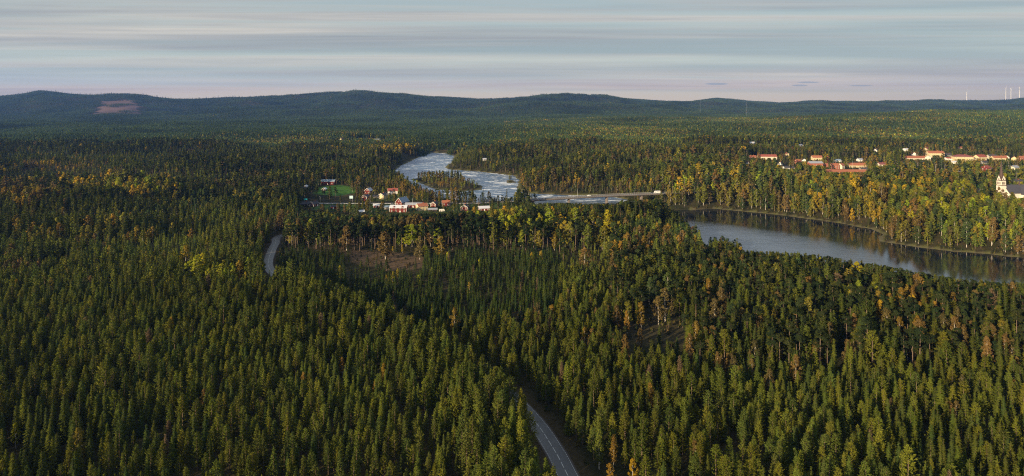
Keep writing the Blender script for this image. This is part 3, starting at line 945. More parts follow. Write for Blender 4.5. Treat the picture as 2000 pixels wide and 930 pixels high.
TS += [
 ('town_house', 'tiny red-roofed cottage at the left end of the pale school building', 'cottage', 1461, 322, 7, 6, 3, 2.2, 'white', 'rust', 60, 1, 2, {}),
 ('town_house', 'small cream gable between the school and the dark trees', 'house', 1537, 305, 6, 6, 4, 2.2, 'cream', 'orange', 84, 1, 2, {}),
 ('town_house', 'narrow white house standing left of the grey-roofed red building', 'house', 1570, 318, 5, 5, 5, 1.8, 'white', 'dark', 80, 2, 1, {}),
 ('town_house', 'white-walled house with dark roof against the grey-roofed building', 'house', 1581, 324, 7, 6, 5, 2.4, 'white', 'dark', 58, 2, 2, {}),
 ('town_house', 'small blue-roofed house behind the narrow orange-roofed one', 'house', 1636, 317, 9, 6, 3, 1.8, 'white', 'blue', 4, 1, 2, {}),
 ('town_house', 'grey shed roof at the right end of the long orange depot', 'shed', 1687, 333, 11, 7, 2.6, 1.6, 'grey', 'dark', 0, 1, 2, {}),
 ('town_house', 'pale-roofed house behind the cream terrace', 'house', 1680, 315, 9, 7, 3, 1.8, 'white', 'grey', 8, 1, 2, {}),
 ('town_house', 'white gable just above the long orange-red roof in town', 'house', 1785, 305, 8, 8, 4, 2.8, 'white', 'rust', 66, 1, 2, {}),
 ('town_house', 'small cream house above the highest apartment house', 'house', 1809, 294, 7, 7, 4, 2, 'cream', 'maroon', 20, 1, 2, {}),
 ('town_house', 'pale end building at the right of the long orange-red roof', 'building', 1813, 314, 8, 8, 6, 2, 'pale', 'pale', 50, 2, 2, {}),
 ('town_house', 'dark-roofed long house behind the white shop building', 'house', 1851, 307, 14, 8, 4, 2.6, 'grey', 'dark', -6, 1, 4, {}),
 ('town_house', 'low dark roof between the big hall and the bright gable', 'building', 1900, 313, 12, 8, 3, 2, 'pale', 'dark', 0, 1, 3, {}),
 ('town_house', 'white house end peeking between birches right of the house row', 'house', 1965, 312, 7, 7, 4.4, 2.6, 'white', 'orange', 70, 1, 2, {}),
 ('town_house', 'dark roof among trees below the house row', 'house', 1922, 321, 10, 8, 3, 2.4, 'grey', 'dark', 10, 1, 3, {}),
 ('town_house', 'long dark shed at the edge of the green field right of the church', 'shed', 1985, 357, 16, 6, 2.2, 1.4, 'dark', 'dark', 2, 1, 3, {}),
]
for nm, lb, ct, px, py, L, W, H, RH, wa, rf, rz, rows, nw, kw in TS:
    house(nm, lb, ct, px, py, L, W, H, RH, wa, rf, rz, rows, nw, group=G2 if px > 1400 else None, corner=False, keep=0.45, trim=False, chimney=L > 9 and L < 30, door=False, **kw)
# lantern on the hall roof, brick chimney
x, y, z = hit(1616.5, 322)
ch = empty('brick_chimney', (x, y, z))
tag(ch, 'tall square brick factory chimney standing among the orange roofs', 'chimney')
MB().box(-.95, .95, -.95, .95, -1, 14).build('shaft', WALLS['brick'], ch)
MB().box(-1.1, 1.1, -1.1, 1.1, 14, 14.6).build('cap', WALLS['dark'], ch)
SIGHT.append((1614, 1619, 302, 316, y - 3))


def church():
    d = 640.0
    cx = (1955.6 - 1000) / F * (d + 5)
    zf = lambda py: CZ - (py - YH) / F * d
    gz = float(height(np.array([cx]), np.array([d]))[0])
    r = empty('church', (cx, d + 5, 0), math.radians(6.5))
    tag(r, 'cream church with tall dark spire and slate-grey nave roof on the far bank', 'church')
    s = 2.75
    CR = mat('cream_plaster', (0.66, 0.61, 0.54), 0.8, 0.2, var=0.06, vscale=0.8)
    SL = mat('slate', (0.060, 0.060, 0.078), 0.6, 0.3, var=0.2)
    CU = mat('spire_shingles', (0.075, 0.050, 0.045), 0.7, 0.25, var=0.25)
    DK = mat('dark_louvre', (0.05, 0.025, 0.02), 0.8)
    z0, z1, z2, z3, zt = gz - 2, zf(363.5), zf(354), zf(343.2), zf(313)
    MB().box(-s - .2, s + .2, -s - .2, s + .2, z0, z1).build('tower', CR, r)
    MB().box(-s - .45, s + .45, -s - .45, s + .45, z1, z1 + .55).build('string_course', DK, r)
    MB().box(-s, s, -s, s, z1 + .55, z2).build('belfry', CR, r)
    MB().box(-s - .25, s + .25, -s - .25, s + .25, z2, z2 + .3).build('cornice', DK, r)
    for k in range(4):
        a = k * PI / 2
        M = Matrix.Rotation(a, 4, 'Z')
        g = MB()
        g.prism([(-s, z2 + .3), (s, z2 + .3), (0, z3)], -s + .02, -.4, M)
        go_ = g.build('gable', CR, r)
        q = MB()
        q.prism([(-s - .2, z2 + .25), (-s + .1, z2 + .2), (0, z3 + .0), (s - .1, z2 + .2), (s + .2, z2 + .25), (0, z3 + .55)], -s - .12, -.4, M)
        q.build('gable_roof', CU, r)
        lv = MB()
        lv.prism([(-.55, z2 + .7), (.55, z2 + .7), (.55, z2 + 2.2), (0, z2 + 2.8), (-.55, z2 + 2.2)], -s - .03, -s + .1, M)
        lv.build('louvre', DK, go_)
        for xo in (-1.35, 0, 1.35):
            lv = MB()
            lv.prism([(xo - .40, z1 + 1.2), (xo + .40, z1 + 1.2), (xo + .40, z2 - 1.4), (xo, z2 - .9), (xo - .40, z2 - 1.4)], -s - .05, -s + .1, M)
            lv.build('belfry_window', DK, r)
    sp = MB()
    n = 8
    V_ = []
    for zz, rr in ((z2 + .4, 2.3), (z2 + 4.5, 1.75), (z2 + 9, 1.35), (zt, .05)):
        V_ += [(rr * math.cos(2 * PI * (k + .5) / n), rr * math.sin(2 * PI * (k + .5) / n), zz) for k in range(n)]
    sp.add(V_, [(j * n + k, j * n + (k + 1) % n, (j + 1) * n + (k + 1) % n, (j + 1) * n + k) for j in range(3) for k in range(n)])
    sp.build('spire', CU, r)
    cr = MB().box(-.1, .1, -.1, .1, zt, zt + 2.2).box(-.6, .6, -.1, .1, zt + 1.2, zt + 1.45)
    cr.build('cross', DK, r)
    # nave runs to the right and away from the tower: local direction (+x,-y) turned by 45 deg is world +x
    nv = empty('nave', (0, 0, 0), 0)
    nv.parent = r
    nv.rotation_euler = (0, 0, 0)
    ez, rzz = zf(377), zf(363)
    def gabled(nm, m, xa, xb, w, e, t, par, x_dir=True, over=0):
        b_ = MB()
        pr = [(-w, gz - 2), (w, gz - 2), (w, e), (0, t), (-w, e)]
        if x_dir:
            V2 = [(xa, q[0], q[1]) for q in pr] + [(xb, q[0], q[1]) for q in pr]
        else:
            V2 = [(q[0], xa, q[1]) for q in pr] + [(q[0], xb, q[1]) for q in pr]
        b_.add(V2, [(0, 1, 2, 3, 4), (9, 8, 7, 6, 5)] + [(k, 5 + k, 5 + (k + 1) % 5, (k + 1) % 5) for k in range(5)])
        return b_.build(nm, m, par)
    def roofed(nm, m, xa, xb, w, e, t, par, x_dir=True):
        b_ = MB()
        o = .5
        pr = [(-w - o, e - o * (t - e) / w), (0, t + .03), (w + o, e - o * (t - e) / w), (w + o, e - o * (t - e) / w + .35), (0, t + .4), (-w - o, e - o * (t - e) / w + .35)]
        if x_dir:
            V2 = [(xa, q[0], q[1]) for q in pr] + [(xb, q[0], q[1]) for q in pr]
        else:
            V2 = [(q[0], xa, q[1]) for q in pr] + [(q[0], xb, q[1]) for q in pr]
        b_.add(V2, [(0, 1, 4, 5), (1, 2, 3, 4), (6, 11, 10, 7), (7, 10, 9, 8)] + [(k, k + 6, (k + 1) % 6 + 6, (k + 1) % 6) for k in range(6)])
        return b_.build(nm, m, par)
    gabled('nave_wall', CR, 3, 30, 6.6, ez, rzz, nv)
    roofed('nave_roof', SL, 2.5, 30.5, 6.6, ez, rzz, nv)
    gabled('transept_wall', CR, -11, 9, 4.6, ez - 1.0, rzz - 1.0, nv, False).location = (21, 0, 0)
    roofed('transept_roof', SL, -11.6, 9.6, 4.6, ez - 1.0, rzz - 1.0, nv, False).location = (21, 0, 0)
    t_ = MB().tube((21, 0, rzz - .4), (21, 0, rzz + 1.8), .9, .8, 8).tube((21, 0, rzz + 1.8), (21, 0, rzz + 4.2), 1.0, .05, 8)
    t_.build('ridge_turret', CU, nv)
    for k in range(4):
        w_ = MB()
        w_.prism([(-.6, 0), (.6, 0), (.6, 3.2), (0, 4.0), (-.6, 3.2)], -.08, .05)
        o = w_.build('nave_window', DK, nv)
        o.location = (6 + k * 3.2, -6.62, gz + 4)
    FOOT.append((cx + 15, d + 9, 17))
    SIGHT.append((1944, 1966, 312, 374, d - 2))
    SIGHT.append((1964, 2002, 361, 374, d - 2))
    SIGHT.append((1984, 2002, 372, 386, d - 2))


church()
wch = hit(1911, 377)
hw_ = house('chapel', 'narrow white-walled chapel end among trees left of the church', 'chapel', 1911, 378, 6, 3.4, 4.2, 1.4, 'white', 'dark', 84, 1, 1, chimney=False, corner=False, door=False, keep=.9)


# ------------------------------------------------------------------ bridge
def bridge():
    A, B = np.array([16.0, 690.0]), np.array([192.0, 730.0])
    za, zb = 12.9, 15.2
    T = (B - A) / np.linalg.norm(B - A)
    L = float(np.linalg.norm(B - A))
    r = empty('road_bridge', (A[0], A[1], 0), math.atan2(T[1], T[0]))
    tag(r, 'long low concrete road bridge crossing the river below the rapids', 'bridge')
    CO = mat('bridge_concrete', (0.15, 0.13, 0.12), 0.85, 0.15, 0.2, 1.0, 0.15, 0.3)
    GI = mat('bridge_girder', (0.16, 0.15, 0.16), 0.8, 0.2, var=0.2)
    n = 24
    zz = lambda s: za + (zb - za) * s / L + 0.9 * math.sin(PI * s / L)
    def run(nm, m, y0, y1, b, t, par=r):
        q = MB()
        V_, F_ = [], []
        for i in range(n + 1):
            s = L * i / n
            V_ += [(s, y0, zz(s) + b), (s, y1, zz(s) + b), (s, y1, zz(s) + t), (s, y0, zz(s) + t)]
        for i in range(n):
            k = 4 * i
            F_ += [(k, k + 4, k + 5, k + 1), (k + 1, k + 5, k + 6, k + 2), (k + 2, k + 6, k + 7, k + 3), (k + 3, k + 7, k + 4, k)]
        F_ += [(0, 1, 2, 3), (4 * n + 3, 4 * n + 2, 4 * n + 1, 4 * n)]
        return q.add(V_, F_).build(nm, m, par)
    run('deck', CO, -4.8, 4.8, -0.35, 0.0)
    run('asphalt_surface', mat('bridge_asphalt', (0.06, 0.055, 0.055), 0.85, 0.15, var=0.15), -3.6, 3.6, 0.004, 0.05)
    run('girder', GI, -3.1, -2.2, -1.3, -0.353)
    run('girder', GI, 2.2, 3.1, -1.3, -0.353)
    run('edge_beam', CO, -5.05, -4.81, -0.5, 0.22)
    run('edge_beam', CO, 4.81, 5.05, -0.5, 0.22)
    for sy in (-4.9, 4.9):
        rl = MB()
        for k in range(0, int(L / 2.4)):
            s = 1 + k * 2.4
            rl.box(s - .05, s + .05, sy - .05, sy + .05, zz(s) + .25, zz(s) + 1.15)
        tag(rl.build('railing_post', M_STEEL, r), kind='stuff')
        run('railing', M_STEEL, sy - .06, sy + .06, 1.0, 1.12)
        run('railing', M_STEEL, sy - .04, sy + .04, .60, .68)
    for s in (8, 50, 96, 139):
        p = MB().box(s - .7, s + .7, -2.6, 2.6, -6, zz(s) - 1.3)
        p.box(s - .9, s + .9, -3.3, 3.3, zz(s) - 1.9, zz(s) - 1.302)
        p.build('pier', CO, r)
    for s in (-1.2, L + 1.2):
        MB().box(s - 1.2, s + 1.2, -5.2, 5.2, -2, zz(min(max(s, 0), L)) - .02).build('abutment', CO, r)
    return r, zz, T, A


br, bz, bT, bA = bridge()
SIGHT += [(1035, 1200, 384, 395.5, 690), (1200, 1292, 376, 388, 705), (1192, 1201, 388, 398, 700)]
SIGHT += [(1120, 1190, 388, 396.5, 690)]


def vehicle(name, label, cat, s, lane_y, length, width, hgt, bodycol, kind, flip=False):
    wx = bA[0] + bT[0] * s - bT[1] * lane_y
    wy = bA[1] + bT[1] * s + bT[0] * lane_y
    r = empty(name, (wx, wy, bz(s) + .055), math.atan2(bT[1], bT[0]) + (PI if flip else 0))
    tag(r, label, cat)
    m = mat('vehicle_paint_' + ('white' if bodycol[0] > .4 else 'dark'), bodycol, 0.3, 0.5)
    l, w_, h = length / 2, width / 2, hgt
    b = MB()
    if kind == 'car':
        prof = [(-l, .35), (l, .35), (l + .02, .75), (l * .55, .92), (l * .30, h), (-l * .55, h), (-l * .9, .98), (-l, .85)]
        gl = [(l * .50, .93), (l * .28, h - .08), (-l * .53, h - .08), (-l * .82, .98)]
    else:
        prof = [(-l, .45), (l, .45), (l, 1.2), (l * .80, 1.55), (l * .78, h - .5), (l * .6, h), (-l, h)]
        gl = [(l * .92, 1.38), (l * .80, 1.62), (l * .785, h - .9), (l * .55, h - .9), (l * .55, 1.38)]
    b.prism(prof, -w_, w_)
    b.build('body', m, r)
    q = MB()
    q.prism(gl, -w_ - .02, w_ + .02)
    q.build('window', GLASS, r)
    if kind != 'car':
        for xo in (-l * .5, 0.0):
            MB().box(xo - .45, xo + .45, -w_ - .02, w_ + .02, h - 1.3, h - .7).build('window', GLASS, r)
    for sx in (-.62, .62):
        for sy in (-1, 1):
            wv = MB().tube((sx * l, sy * (w_ - .2), .36), (sx * l, sy * (w_ + .03), .36), .36, .36, 14)
            wo = wv.build('wheel', mat('tyre', (0.02, 0.02, 0.02), 0.8), r)
            MB().tube((sx * l, sy * (w_ + .031), .36), (sx * l, sy * (w_ + .05), .36), .2, .2, 10).build('rim', M_STEEL, wo)
    for sy in (-.6, .6):
        MB().box(l, l + .05, sy * w_ - .15, sy * w_ + .15, .62, .80).build('headlight', WHITE, r)
        MB().box(-l - .05, -l, sy * w_ - .12, sy * w_ + .12, .65, .9).build('taillight', mat('red_lens', (0.3, 0.01, 0.01), 0.3), r)


vehicle('car', 'small white car driving in the middle of the bridge', 'car', 75, 1.6, 4.4, 1.8, 1.45, (0.75, 0.75, 0.74), 'car', True)
vehicle('motorhome', 'white motorhome at the right end of the bridge', 'motorhome', 160, 1.7, 7.4, 2.3, 3.0, (0.78, 0.78, 0.77), 'van', True)
vehicle('car', 'dark car just behind the white motorhome on the bridge', 'car', 153.5, 1.6, 4.3, 1.8, 1.45, (0.02, 0.022, 0.03), 'car', True)


# ------------------------------------------------------------------ poles, signs, masts, turbines
def pole(label, px, py, h, name='lamp_post', cat='lamp post', arm=True):
    x, y, z = hit(px, py)
    r = empty(name, (x, y, z))
    tag(r, label, cat)
    MB().tube((0, 0, -.3), (0, 0, h), .13, .08, 6).build('pole', M_STEEL, r)
    if arm:
        MB().tube((0, 0, h - .1), (0, -1.4, h + .1), .06, .05, 5).build('arm', M_STEEL, r)
        MB().box(-.18, .18, -1.9, -1.3, h + .02, h + .2).build('lamp_head', M_STEEL, r)
    else:
        MB().tube((0, 0, h), (0, 0, h + .15), .14, .14, 8).build('knob', WHITE, r)
    SIGHT.append((px - .6, px + .6, proj(x, y, z + h)[1], py - 3, y - 1))


pole('lamp post beside the village road at its left end', 625.5, 400, 8.5)
pole('tall flagpole behind the cream house with the orange roof', 805.5, 411, 12, 'flagpole', 'flagpole', False)
pole('lamp post right of the narrow red house by the road', 724, 396, 8)
pole('lamp post beside the steep blue-grey barn roof', 790.5, 398, 8)
pole('white flagpole standing in the town in front of the cream terrace', 1665.5, 332, 13, 'flagpole', 'flagpole', False)
pole('pale flagpole on the meadow edge at the right of the church', 1978.5, 351, 17, 'flagpole', 'flagpole', False)
pole('lamp post beside the town square', 1845.5, 337, 11)
pole('lamp post left of the town square among birches', 1827, 337, 11)
# lamp post on the bridge
lx, ly = bA[0] + bT[0] * 62 - bT[1] * 4.2, bA[1] + bT[1] * 62 + bT[0] * 4.2
r = empty('lamp_post', (lx, ly, bz(62)))
tag(r, 'lamp post rising from the far railing of the bridge', 'lamp post')
MB().tube((0, 0, 0), (0, 0, 8), .12, .08, 6).build('pole', M_STEEL, r)
MB().tube((0, 0, 7.9), (0, -1.6, 8.1), .06, .05, 5).build('arm', M_STEEL, r)
for label, px, py, colr, w_, h_ in (('small bright turquoise road sign left of the village road', 597, 398, (0.03, 0.55, 0.62), 4.0, 1.5),
                                    ('pale blue square sign above the village road, left of the red gable', 686, 395, (0.45, 0.62, 0.72), 4.0, 3.2)):
    x, y, z = hit(px, py)
    r = empty('road_sign', (x, y, z))
    tag(r, label, 'road sign')
    zt = CZ - (({597: 389.2, 686: 385.2}[px]) - YH) / F * y - z
    for sx in (-1, 1):
        MB().tube((sx * w_ * .35, 0.12, -.3), (sx * w_ * .35, .12, zt + h_ / 2), .07, .07, 6).build('post', M_STEEL, r)
    MB().box(-w_ / 2, w_ / 2, -.05, .04, zt - h_ / 2, zt + h_ / 2).build('sign_panel', mat('sign_%d' % px, colr, 0.5, 0.4), r)
    SIGHT.append((px - 4, px + 4, 383, 391, y - 1))

WT = mat('turbine_white', (0.80, 0.79, 0.77), 0.5, 0.4)
for i, (px, pt, d, ang, lb) in enumerate(((1888, 181, 9600, 20, 'leftmost white wind turbine, small and alone on the far ridge'),
                                         (1964.5, 172.5, 8700, 4, 'white wind turbine, left one of the three at the right edge'),
                                         (1974.5, 173.5, 8700, 55, 'white wind turbine, middle one of the three at the right edge'),
                                         (1991, 172, 8700, 95, 'white wind turbine, rightmost of the three, nearest the hill'))):
    x = (px - 1000) / F * d
    gz = float(height(np.array([x]), np.array([float(d)]))[0])
    zt = CZ + (YH - pt) / F * d
    r = empty('wind_turbine', (x, d, gz), math.radians(25))
    tag(r, lb, 'wind turbine', 'wind turbines on the far ridge')
    h = zt - gz
    MB().tube((0, 0, 0), (0, 0, h), 3.4, 1.8, 12).build('tower', WT, r)
    n_ = MB().box(-2, 2, -4, 7, h, h + 4)
    n_.build('nacelle', WT, r)
    MB().tube((0, -6.5, h + 2), (0, -4, h + 2), .8, 2.0, 10).build('hub', WT, r)
    for k in range(3):
        a = math.radians(ang + 120 * k)
        bl = MB()
        M = Matrix.Translation((0, -5.2, h + 2)) @ Matrix.Rotation(a, 4, 'Y')
        V_ = [(-1.0, -.4, 1), (1.0, -.4, 1), (1.0, .4, 1), (-1.0, .4, 1), (-1.6, -.3, 10), (1.9, -.3, 10), (1.9, .3, 10), (-1.6, .3, 10), (-.2, -.1, 50), (.5, -.1, 50), (.5, .1, 50), (-.2, .1, 50)]
        bl.add(V_, [(3, 2, 1, 0), (8, 9, 10, 11)] + [(j * 4 + q, j * 4 + (q + 1) % 4, j * 4 + 4 + (q + 1) % 4, j * 4 + 4 + q) for j in (0, 1) for q in range(4)], M)
        bl.build('blade', WT, r)
for px, ptop, pb, d, lb in ((1367.5, 165, 208, 4600, 'very tall thin guyed radio mast rising above the far ridge'),
                            (1457.5, 199, 212, 4200, 'short thin radio mast right of the tall one, below the ridge line')):
    x = (px - 1000) / F * d
    gz = float(height(np.array([x]), np.array([float(d)]))[0])
    h = CZ + (YH - ptop) / F * d - gz
    r = empty('radio_mast', (x, d, gz))
    tag(r, lb, 'radio mast')
    b = MB()
    for k in range(3):
        a = 2 * PI * k / 3
        b.tube((.8 * math.cos(a), .8 * math.sin(a), 0), (.8 * math.cos(a), .8 * math.sin(a), h), .10, .10, 4)
    for k in range(int(h / 4)):
        a0, a1 = 2 * PI * (k % 3) / 3, 2 * PI * ((k + 1) % 3) / 3
        b.tube((.8 * math.cos(a0), .8 * math.sin(a0), k * 4), (.8 * math.cos(a1), .8 * math.sin(a1), k * 4 + 4), .05, .05, 3)
    b.build('lattice', mat('dull_mast_steel', (0.30, 0.31, 0.33), 0.7, 0.2), r)
    gw = MB()
    for k in range(3):
        a = 2 * PI * (k + .3) / 3
        for f_ in (.5, .95):
            gw.tube((0, 0, h * f_), (h * .5 * math.cos(a), h * .5 * math.sin(a), 0), .05, .05, 3)
    gw.build('guy_wire', M_STEEL, r)
cx_, cy_, cz_ = hit(863, 414)
r = empty('caravan', (cx_, cy_, cz_), math.radians(10))
tag(r, 'small white caravan parked on the grass below the shelter', 'caravan')
b = MB()
b.prism([(-2.6, .5), (2.4, .5), (2.8, 1.2), (2.5, 2.5), (-2.4, 2.6), (-2.8, 1.4)], -1.1, 1.1)
b.build('body', WHITE, r)
MB().box(-1.6, -.6, -1.13, -1.1, 1.4, 2.0).build('window', GLASS, r)
MB().box(.6, 1.6, -1.13, -1.1, 1.4, 2.0).build('window', GLASS, r)
for sy in (-1, 1):
    MB().tube((0, sy * .95, .34), (0, sy * 1.12, .34), .34, .34, 12).build('wheel', mat('tyre', (.02,) * 3), r)
SIGHT.append((858, 868, 410, 415, cy_ - 1))
FOOT.append((cx_, cy_, 4))


# ------------------------------------------------------------------ trees: prototypes
def perp(A, rng):
    R = rng.normal(size=A.shape)
    B = np.cross(A, R)
    return B / (np.linalg.norm(B, axis=1)[:, None] + 1e-9)


def unit(A):
    return A / (np.linalg.norm(A, axis=1)[:, None] + 1e-9)


def blades(C, A, Nrm, L, Wd):
    """one narrow triangle per row, its long axis A, facing Nrm"""
    A = unit(A)
    B = unit(np.cross(A, Nrm))
    L, Wd = np.asarray(L)[:, None], np.asarray(Wd)[:, None]
    V = np.stack([C + A * L * 0.65, C - A * L * 0.35 + B * Wd * .5, C - A * L * 0.35 - B * Wd * .5], 1)
    return V.reshape(-1, 3)


class Proto:
    def __init__(self):
        self.V, self.F, self.C, self.M, self.n = [], [], [], [], 0
        self.N = None

    def tris(self, V, col, mi=0):
        k = len(V) // 3
        self.V.append(V)
        self.F.append(np.arange(k * 3).reshape(-1, 3) + self.n)
        c = np.repeat(np.asarray(col, float), 3, axis=0) if len(col) == k else np.asarray(col, float)
        self.C.append(c)
        self.M.append(np.full(k, mi))
        self.n += len(V)

    def stem(self, pts, rad, mi=1, n=5):
        pts, rad = np.asarray(pts, float), np.asarray(rad, float)
        V = []
        for p, r in zip(pts, rad):
            a = 2 * PI * np.arange(n) / n
            V.append(np.stack([p[0] + r * np.cos(a), p[1] + r * np.sin(a), np.full(n, p[2])], 1))
        V = np.concatenate(V)
        Fq = []
        for j in range(len(pts) - 1):
            for k in range(n):
                a, b = j * n + k, j * n + (k + 1) % n
                Fq += [(a, b, b + n), (a, b + n, a + n)]
        self.V.append(V)
        self.F.append(np.array(Fq) + self.n)
        self.C.append(np.ones((len(V), 3)))
        self.M.append(np.full(len(Fq), mi))
        self.n += len(V)

    def get(self):
        return np.concatenate(self.V), np.concatenate(self.F), np.concatenate(self.C), np.concatenate(self.M)


def shade(rng, n, amt=0.22, warm=0.10):
    b = 1 + rng.uniform(-amt, amt, n)
    w_ = rng.uniform(-warm, warm, n)
    return np.stack([b * (1 + w_), b, b * (1 - w_)], 1)


def young_pine(seed, H=13.0, R=1.9, wh=19, per=6, k=14, L=.62, Wd=.26, base=.10, pw=.85):
    rng = np.random.default_rng(seed)
    p = Proto()
    lean = rng.uniform(-.25, .25, 2)
    p.stem([(0, 0, -.6), (lean[0] * .3, lean[1] * .3, H * .5), (lean[0], lean[1], H * .97)], [.17, .11, .02])
    zs = np.linspace(base, .95, wh) ** 0.9
    sway = rng.uniform(.8, 1.15, wh)
    for i, t in enumerate(zs):
        nb = per if t < .85 else max(3, per - 2)
        az0 = rng.uniform(0, 2 * PI)
        prof = (1 - t) ** pw * (0.70 + .30 * sstep(0, .28, t)) * sway[i] + .07
        for b in range(nb):
            az = az0 + 2 * PI * b / nb + rng.uniform(-.3, .3)
            ln = R * prof * rng.uniform(.72, 1.15)
            up = math.tan(math.radians(rng.uniform(18, 42) + 18 * t))
            kk = max(4, int(k * (.35 + .65 * prof)))
            f = rng.uniform(.25, 1.0, kk) ** .7
            d = np.array([math.cos(az), math.sin(az), 0])
            C = np.outer(f * ln, d) + np.stack([lean[0] * t * np.ones(kk), lean[1] * t * np.ones(kk), t * H * .97 + f * ln * up * (.6 + .4 * f)], 1)
            C += rng.normal(size=C.shape) * [.16, .16, .13]
            A = d + [0, 0, 1.0] + rng.normal(size=C.shape) * .45
            Nn = d * 1.0 + [0, 0, .45] + rng.normal(size=C.shape) * .55
            s = rng.uniform(.75, 1.25, kk)
            p.tris(blades(C, A, Nn, L * s, Wd * s), shade(rng, kk) * rng.uniform(.85, 1.15))
    # leading shoot
    kk = 10
    C = np.stack([rng.normal(size=kk) * .08 + lean[0], rng.normal(size=kk) * .08 + lean[1], H * rng.uniform(.93, 1.01, kk)], 1)
    p.tris(blades(C, np.array([0, 0, 1.]) + rng.normal(size=C.shape) * .25, rng.normal(size=C.shape), np.full(kk, L), np.full(kk, Wd * .8)), shade(rng, kk))
    return p


def spruce(seed, H=15.0, R=1.9, wh=26, per=7, k=8, L=.75, Wd=.34, base=.06, power=.85):
    rng = np.random.default_rng(seed)
    p = Proto()
    p.stem([(0, 0, -.6), (0, 0, H * .5), (0, 0, H * .99)], [.20, .12, .02])
    for i, t in enumerate(np.linspace(base, .975, wh)):
        prof = (1 - t) ** power + .03
        az0 = rng.uniform(0, 6.28)
        for b in range(per if t < .8 else 5):
            az = az0 + 2 * PI * b / per + rng.uniform(-.35, .35)
            ln = R * prof * rng.uniform(.62, 1.2)
            dr = math.tan(math.radians(rng.uniform(8, 30)))
            kk = max(3, int(k * (.3 + .7 * prof)))
            f = np.linspace(.2, 1.0, kk) + rng.uniform(-.06, .06, kk)
            d = np.array([math.cos(az), math.sin(az), 0])
            side = np.array([-d[1], d[0], 0])
            z = t * H - f * ln * dr * (1 - .45 * f)
            C = np.outer(f * ln, d) + np.outer(rng.normal(size=kk) * .16 * (1 + ln * .3), side)
            C[:, 2] = z + rng.normal(size=kk) * .06
            A = d + [0, 0, -.35] + np.outer(rng.uniform(-.8, .8, kk), side)
            Nn = np.array([0, 0, .9]) + d * .8 + rng.normal(size=C.shape) * .35
            s = rng.uniform(.75, 1.25, kk)
            p.tris(blades(C, A, Nn, L * s, Wd * s), shade(rng, kk) * rng.uniform(.85, 1.15))
    return p


def clumps(p, rng, cen, rad, nper, L, Wd, flat=.75):
    for c, r in zip(cen, rad):
        D_ = unit(rng.normal(size=(nper, 3)))
        rr = rng.uniform(.55, 1.0, nper)[:, None]
        C = c + D_ * rr * [r, r, r * flat]
        A = rng.normal(size=C.shape) + D_ * .5
        Nn = D_ + [0, 0, .25] + rng.normal(size=C.shape) * .5
        s = rng.uniform(.7, 1.3, nper)
        p.tris(blades(C, A, Nn, L * s, Wd * s), shade(rng, nper) * rng.uniform(.82, 1.18))


def tall_pine(seed, H=18.0, n=17, nper=60, L=.6, Wd=.36):
    rng = np.random.default_rng(seed)
    p = Proto()
    bx_, by_ = rng.uniform(-.5, .5, 2)
    p.stem([(0, 0, -.6), (bx_ * .4, by_ * .4, H * .5), (bx_, by_, H * .93)], [.22, .17, .05])
    cen, rad = [], []
    for i in range(n):
        t = rng.uniform(.58, .97)
        wd = 2.7 * math.sin(PI * min(1, (1.04 - t) / .62)) ** .7
        a = rng.uniform(0, 6.28)
        q = wd * rng.uniform(.25, .95)
        cen.append((bx_ + q * math.cos(a), by_ + q * math.sin(a), t * H))
        rad.append(rng.uniform(.65, 1.15))
        if i % 2 == 0:
            c = cen[-1]
            p.stem([(bx_ * .8, by_ * .8, c[2] - .8), (c[0], c[1], c[2])], [.06, .03], n=3)
    clumps(p, rng, np.array(cen), rad, nper, L, Wd)
    return p


def birch(seed, H=14.0, R=2.3, n=26, nper=44, L=.42, Wd=.34, lo=.22, slim=1.0):
    rng = np.random.default_rng(seed)
    p = Proto()
    bx_, by_ = rng.uniform(-.6, .6, 2)
    p.stem([(0, 0, -.6), (bx_ * .3, by_ * .3, H * .4), (bx_, by_, H * .9)], [.17, .12, .03])
    cen, rad = [], []
    for i in range(n):
        t = lo + (1 - lo) * (i + rng.uniform(0, 1)) / n
        u = (t - lo) / (1 - lo)
        wd = R * slim * (math.sin(PI * min(1, .12 + .88 * u) ** .8) ** .75 + .05)
        a = i * 2.4 + rng.uniform(-.5, .5)
        q = wd * rng.uniform(.2, .85)
        cen.append((bx_ * t + q * math.cos(a), by_ * t + q * math.sin(a), t * H * .97))
        rad.append(rng.uniform(.55, 1.0) * (1.05 - .35 * u) * (R / 2.3))
        if i % 2 == 0:
            c = cen[-1]
            p.stem([(bx_ * t * .8, by_ * t * .8, c[2] - 1.2), (c[0], c[1], c[2])], [.05, .02], n=3)
    clumps(p, rng, np.array(cen), rad, nper, L, Wd, 1.0)
    return p


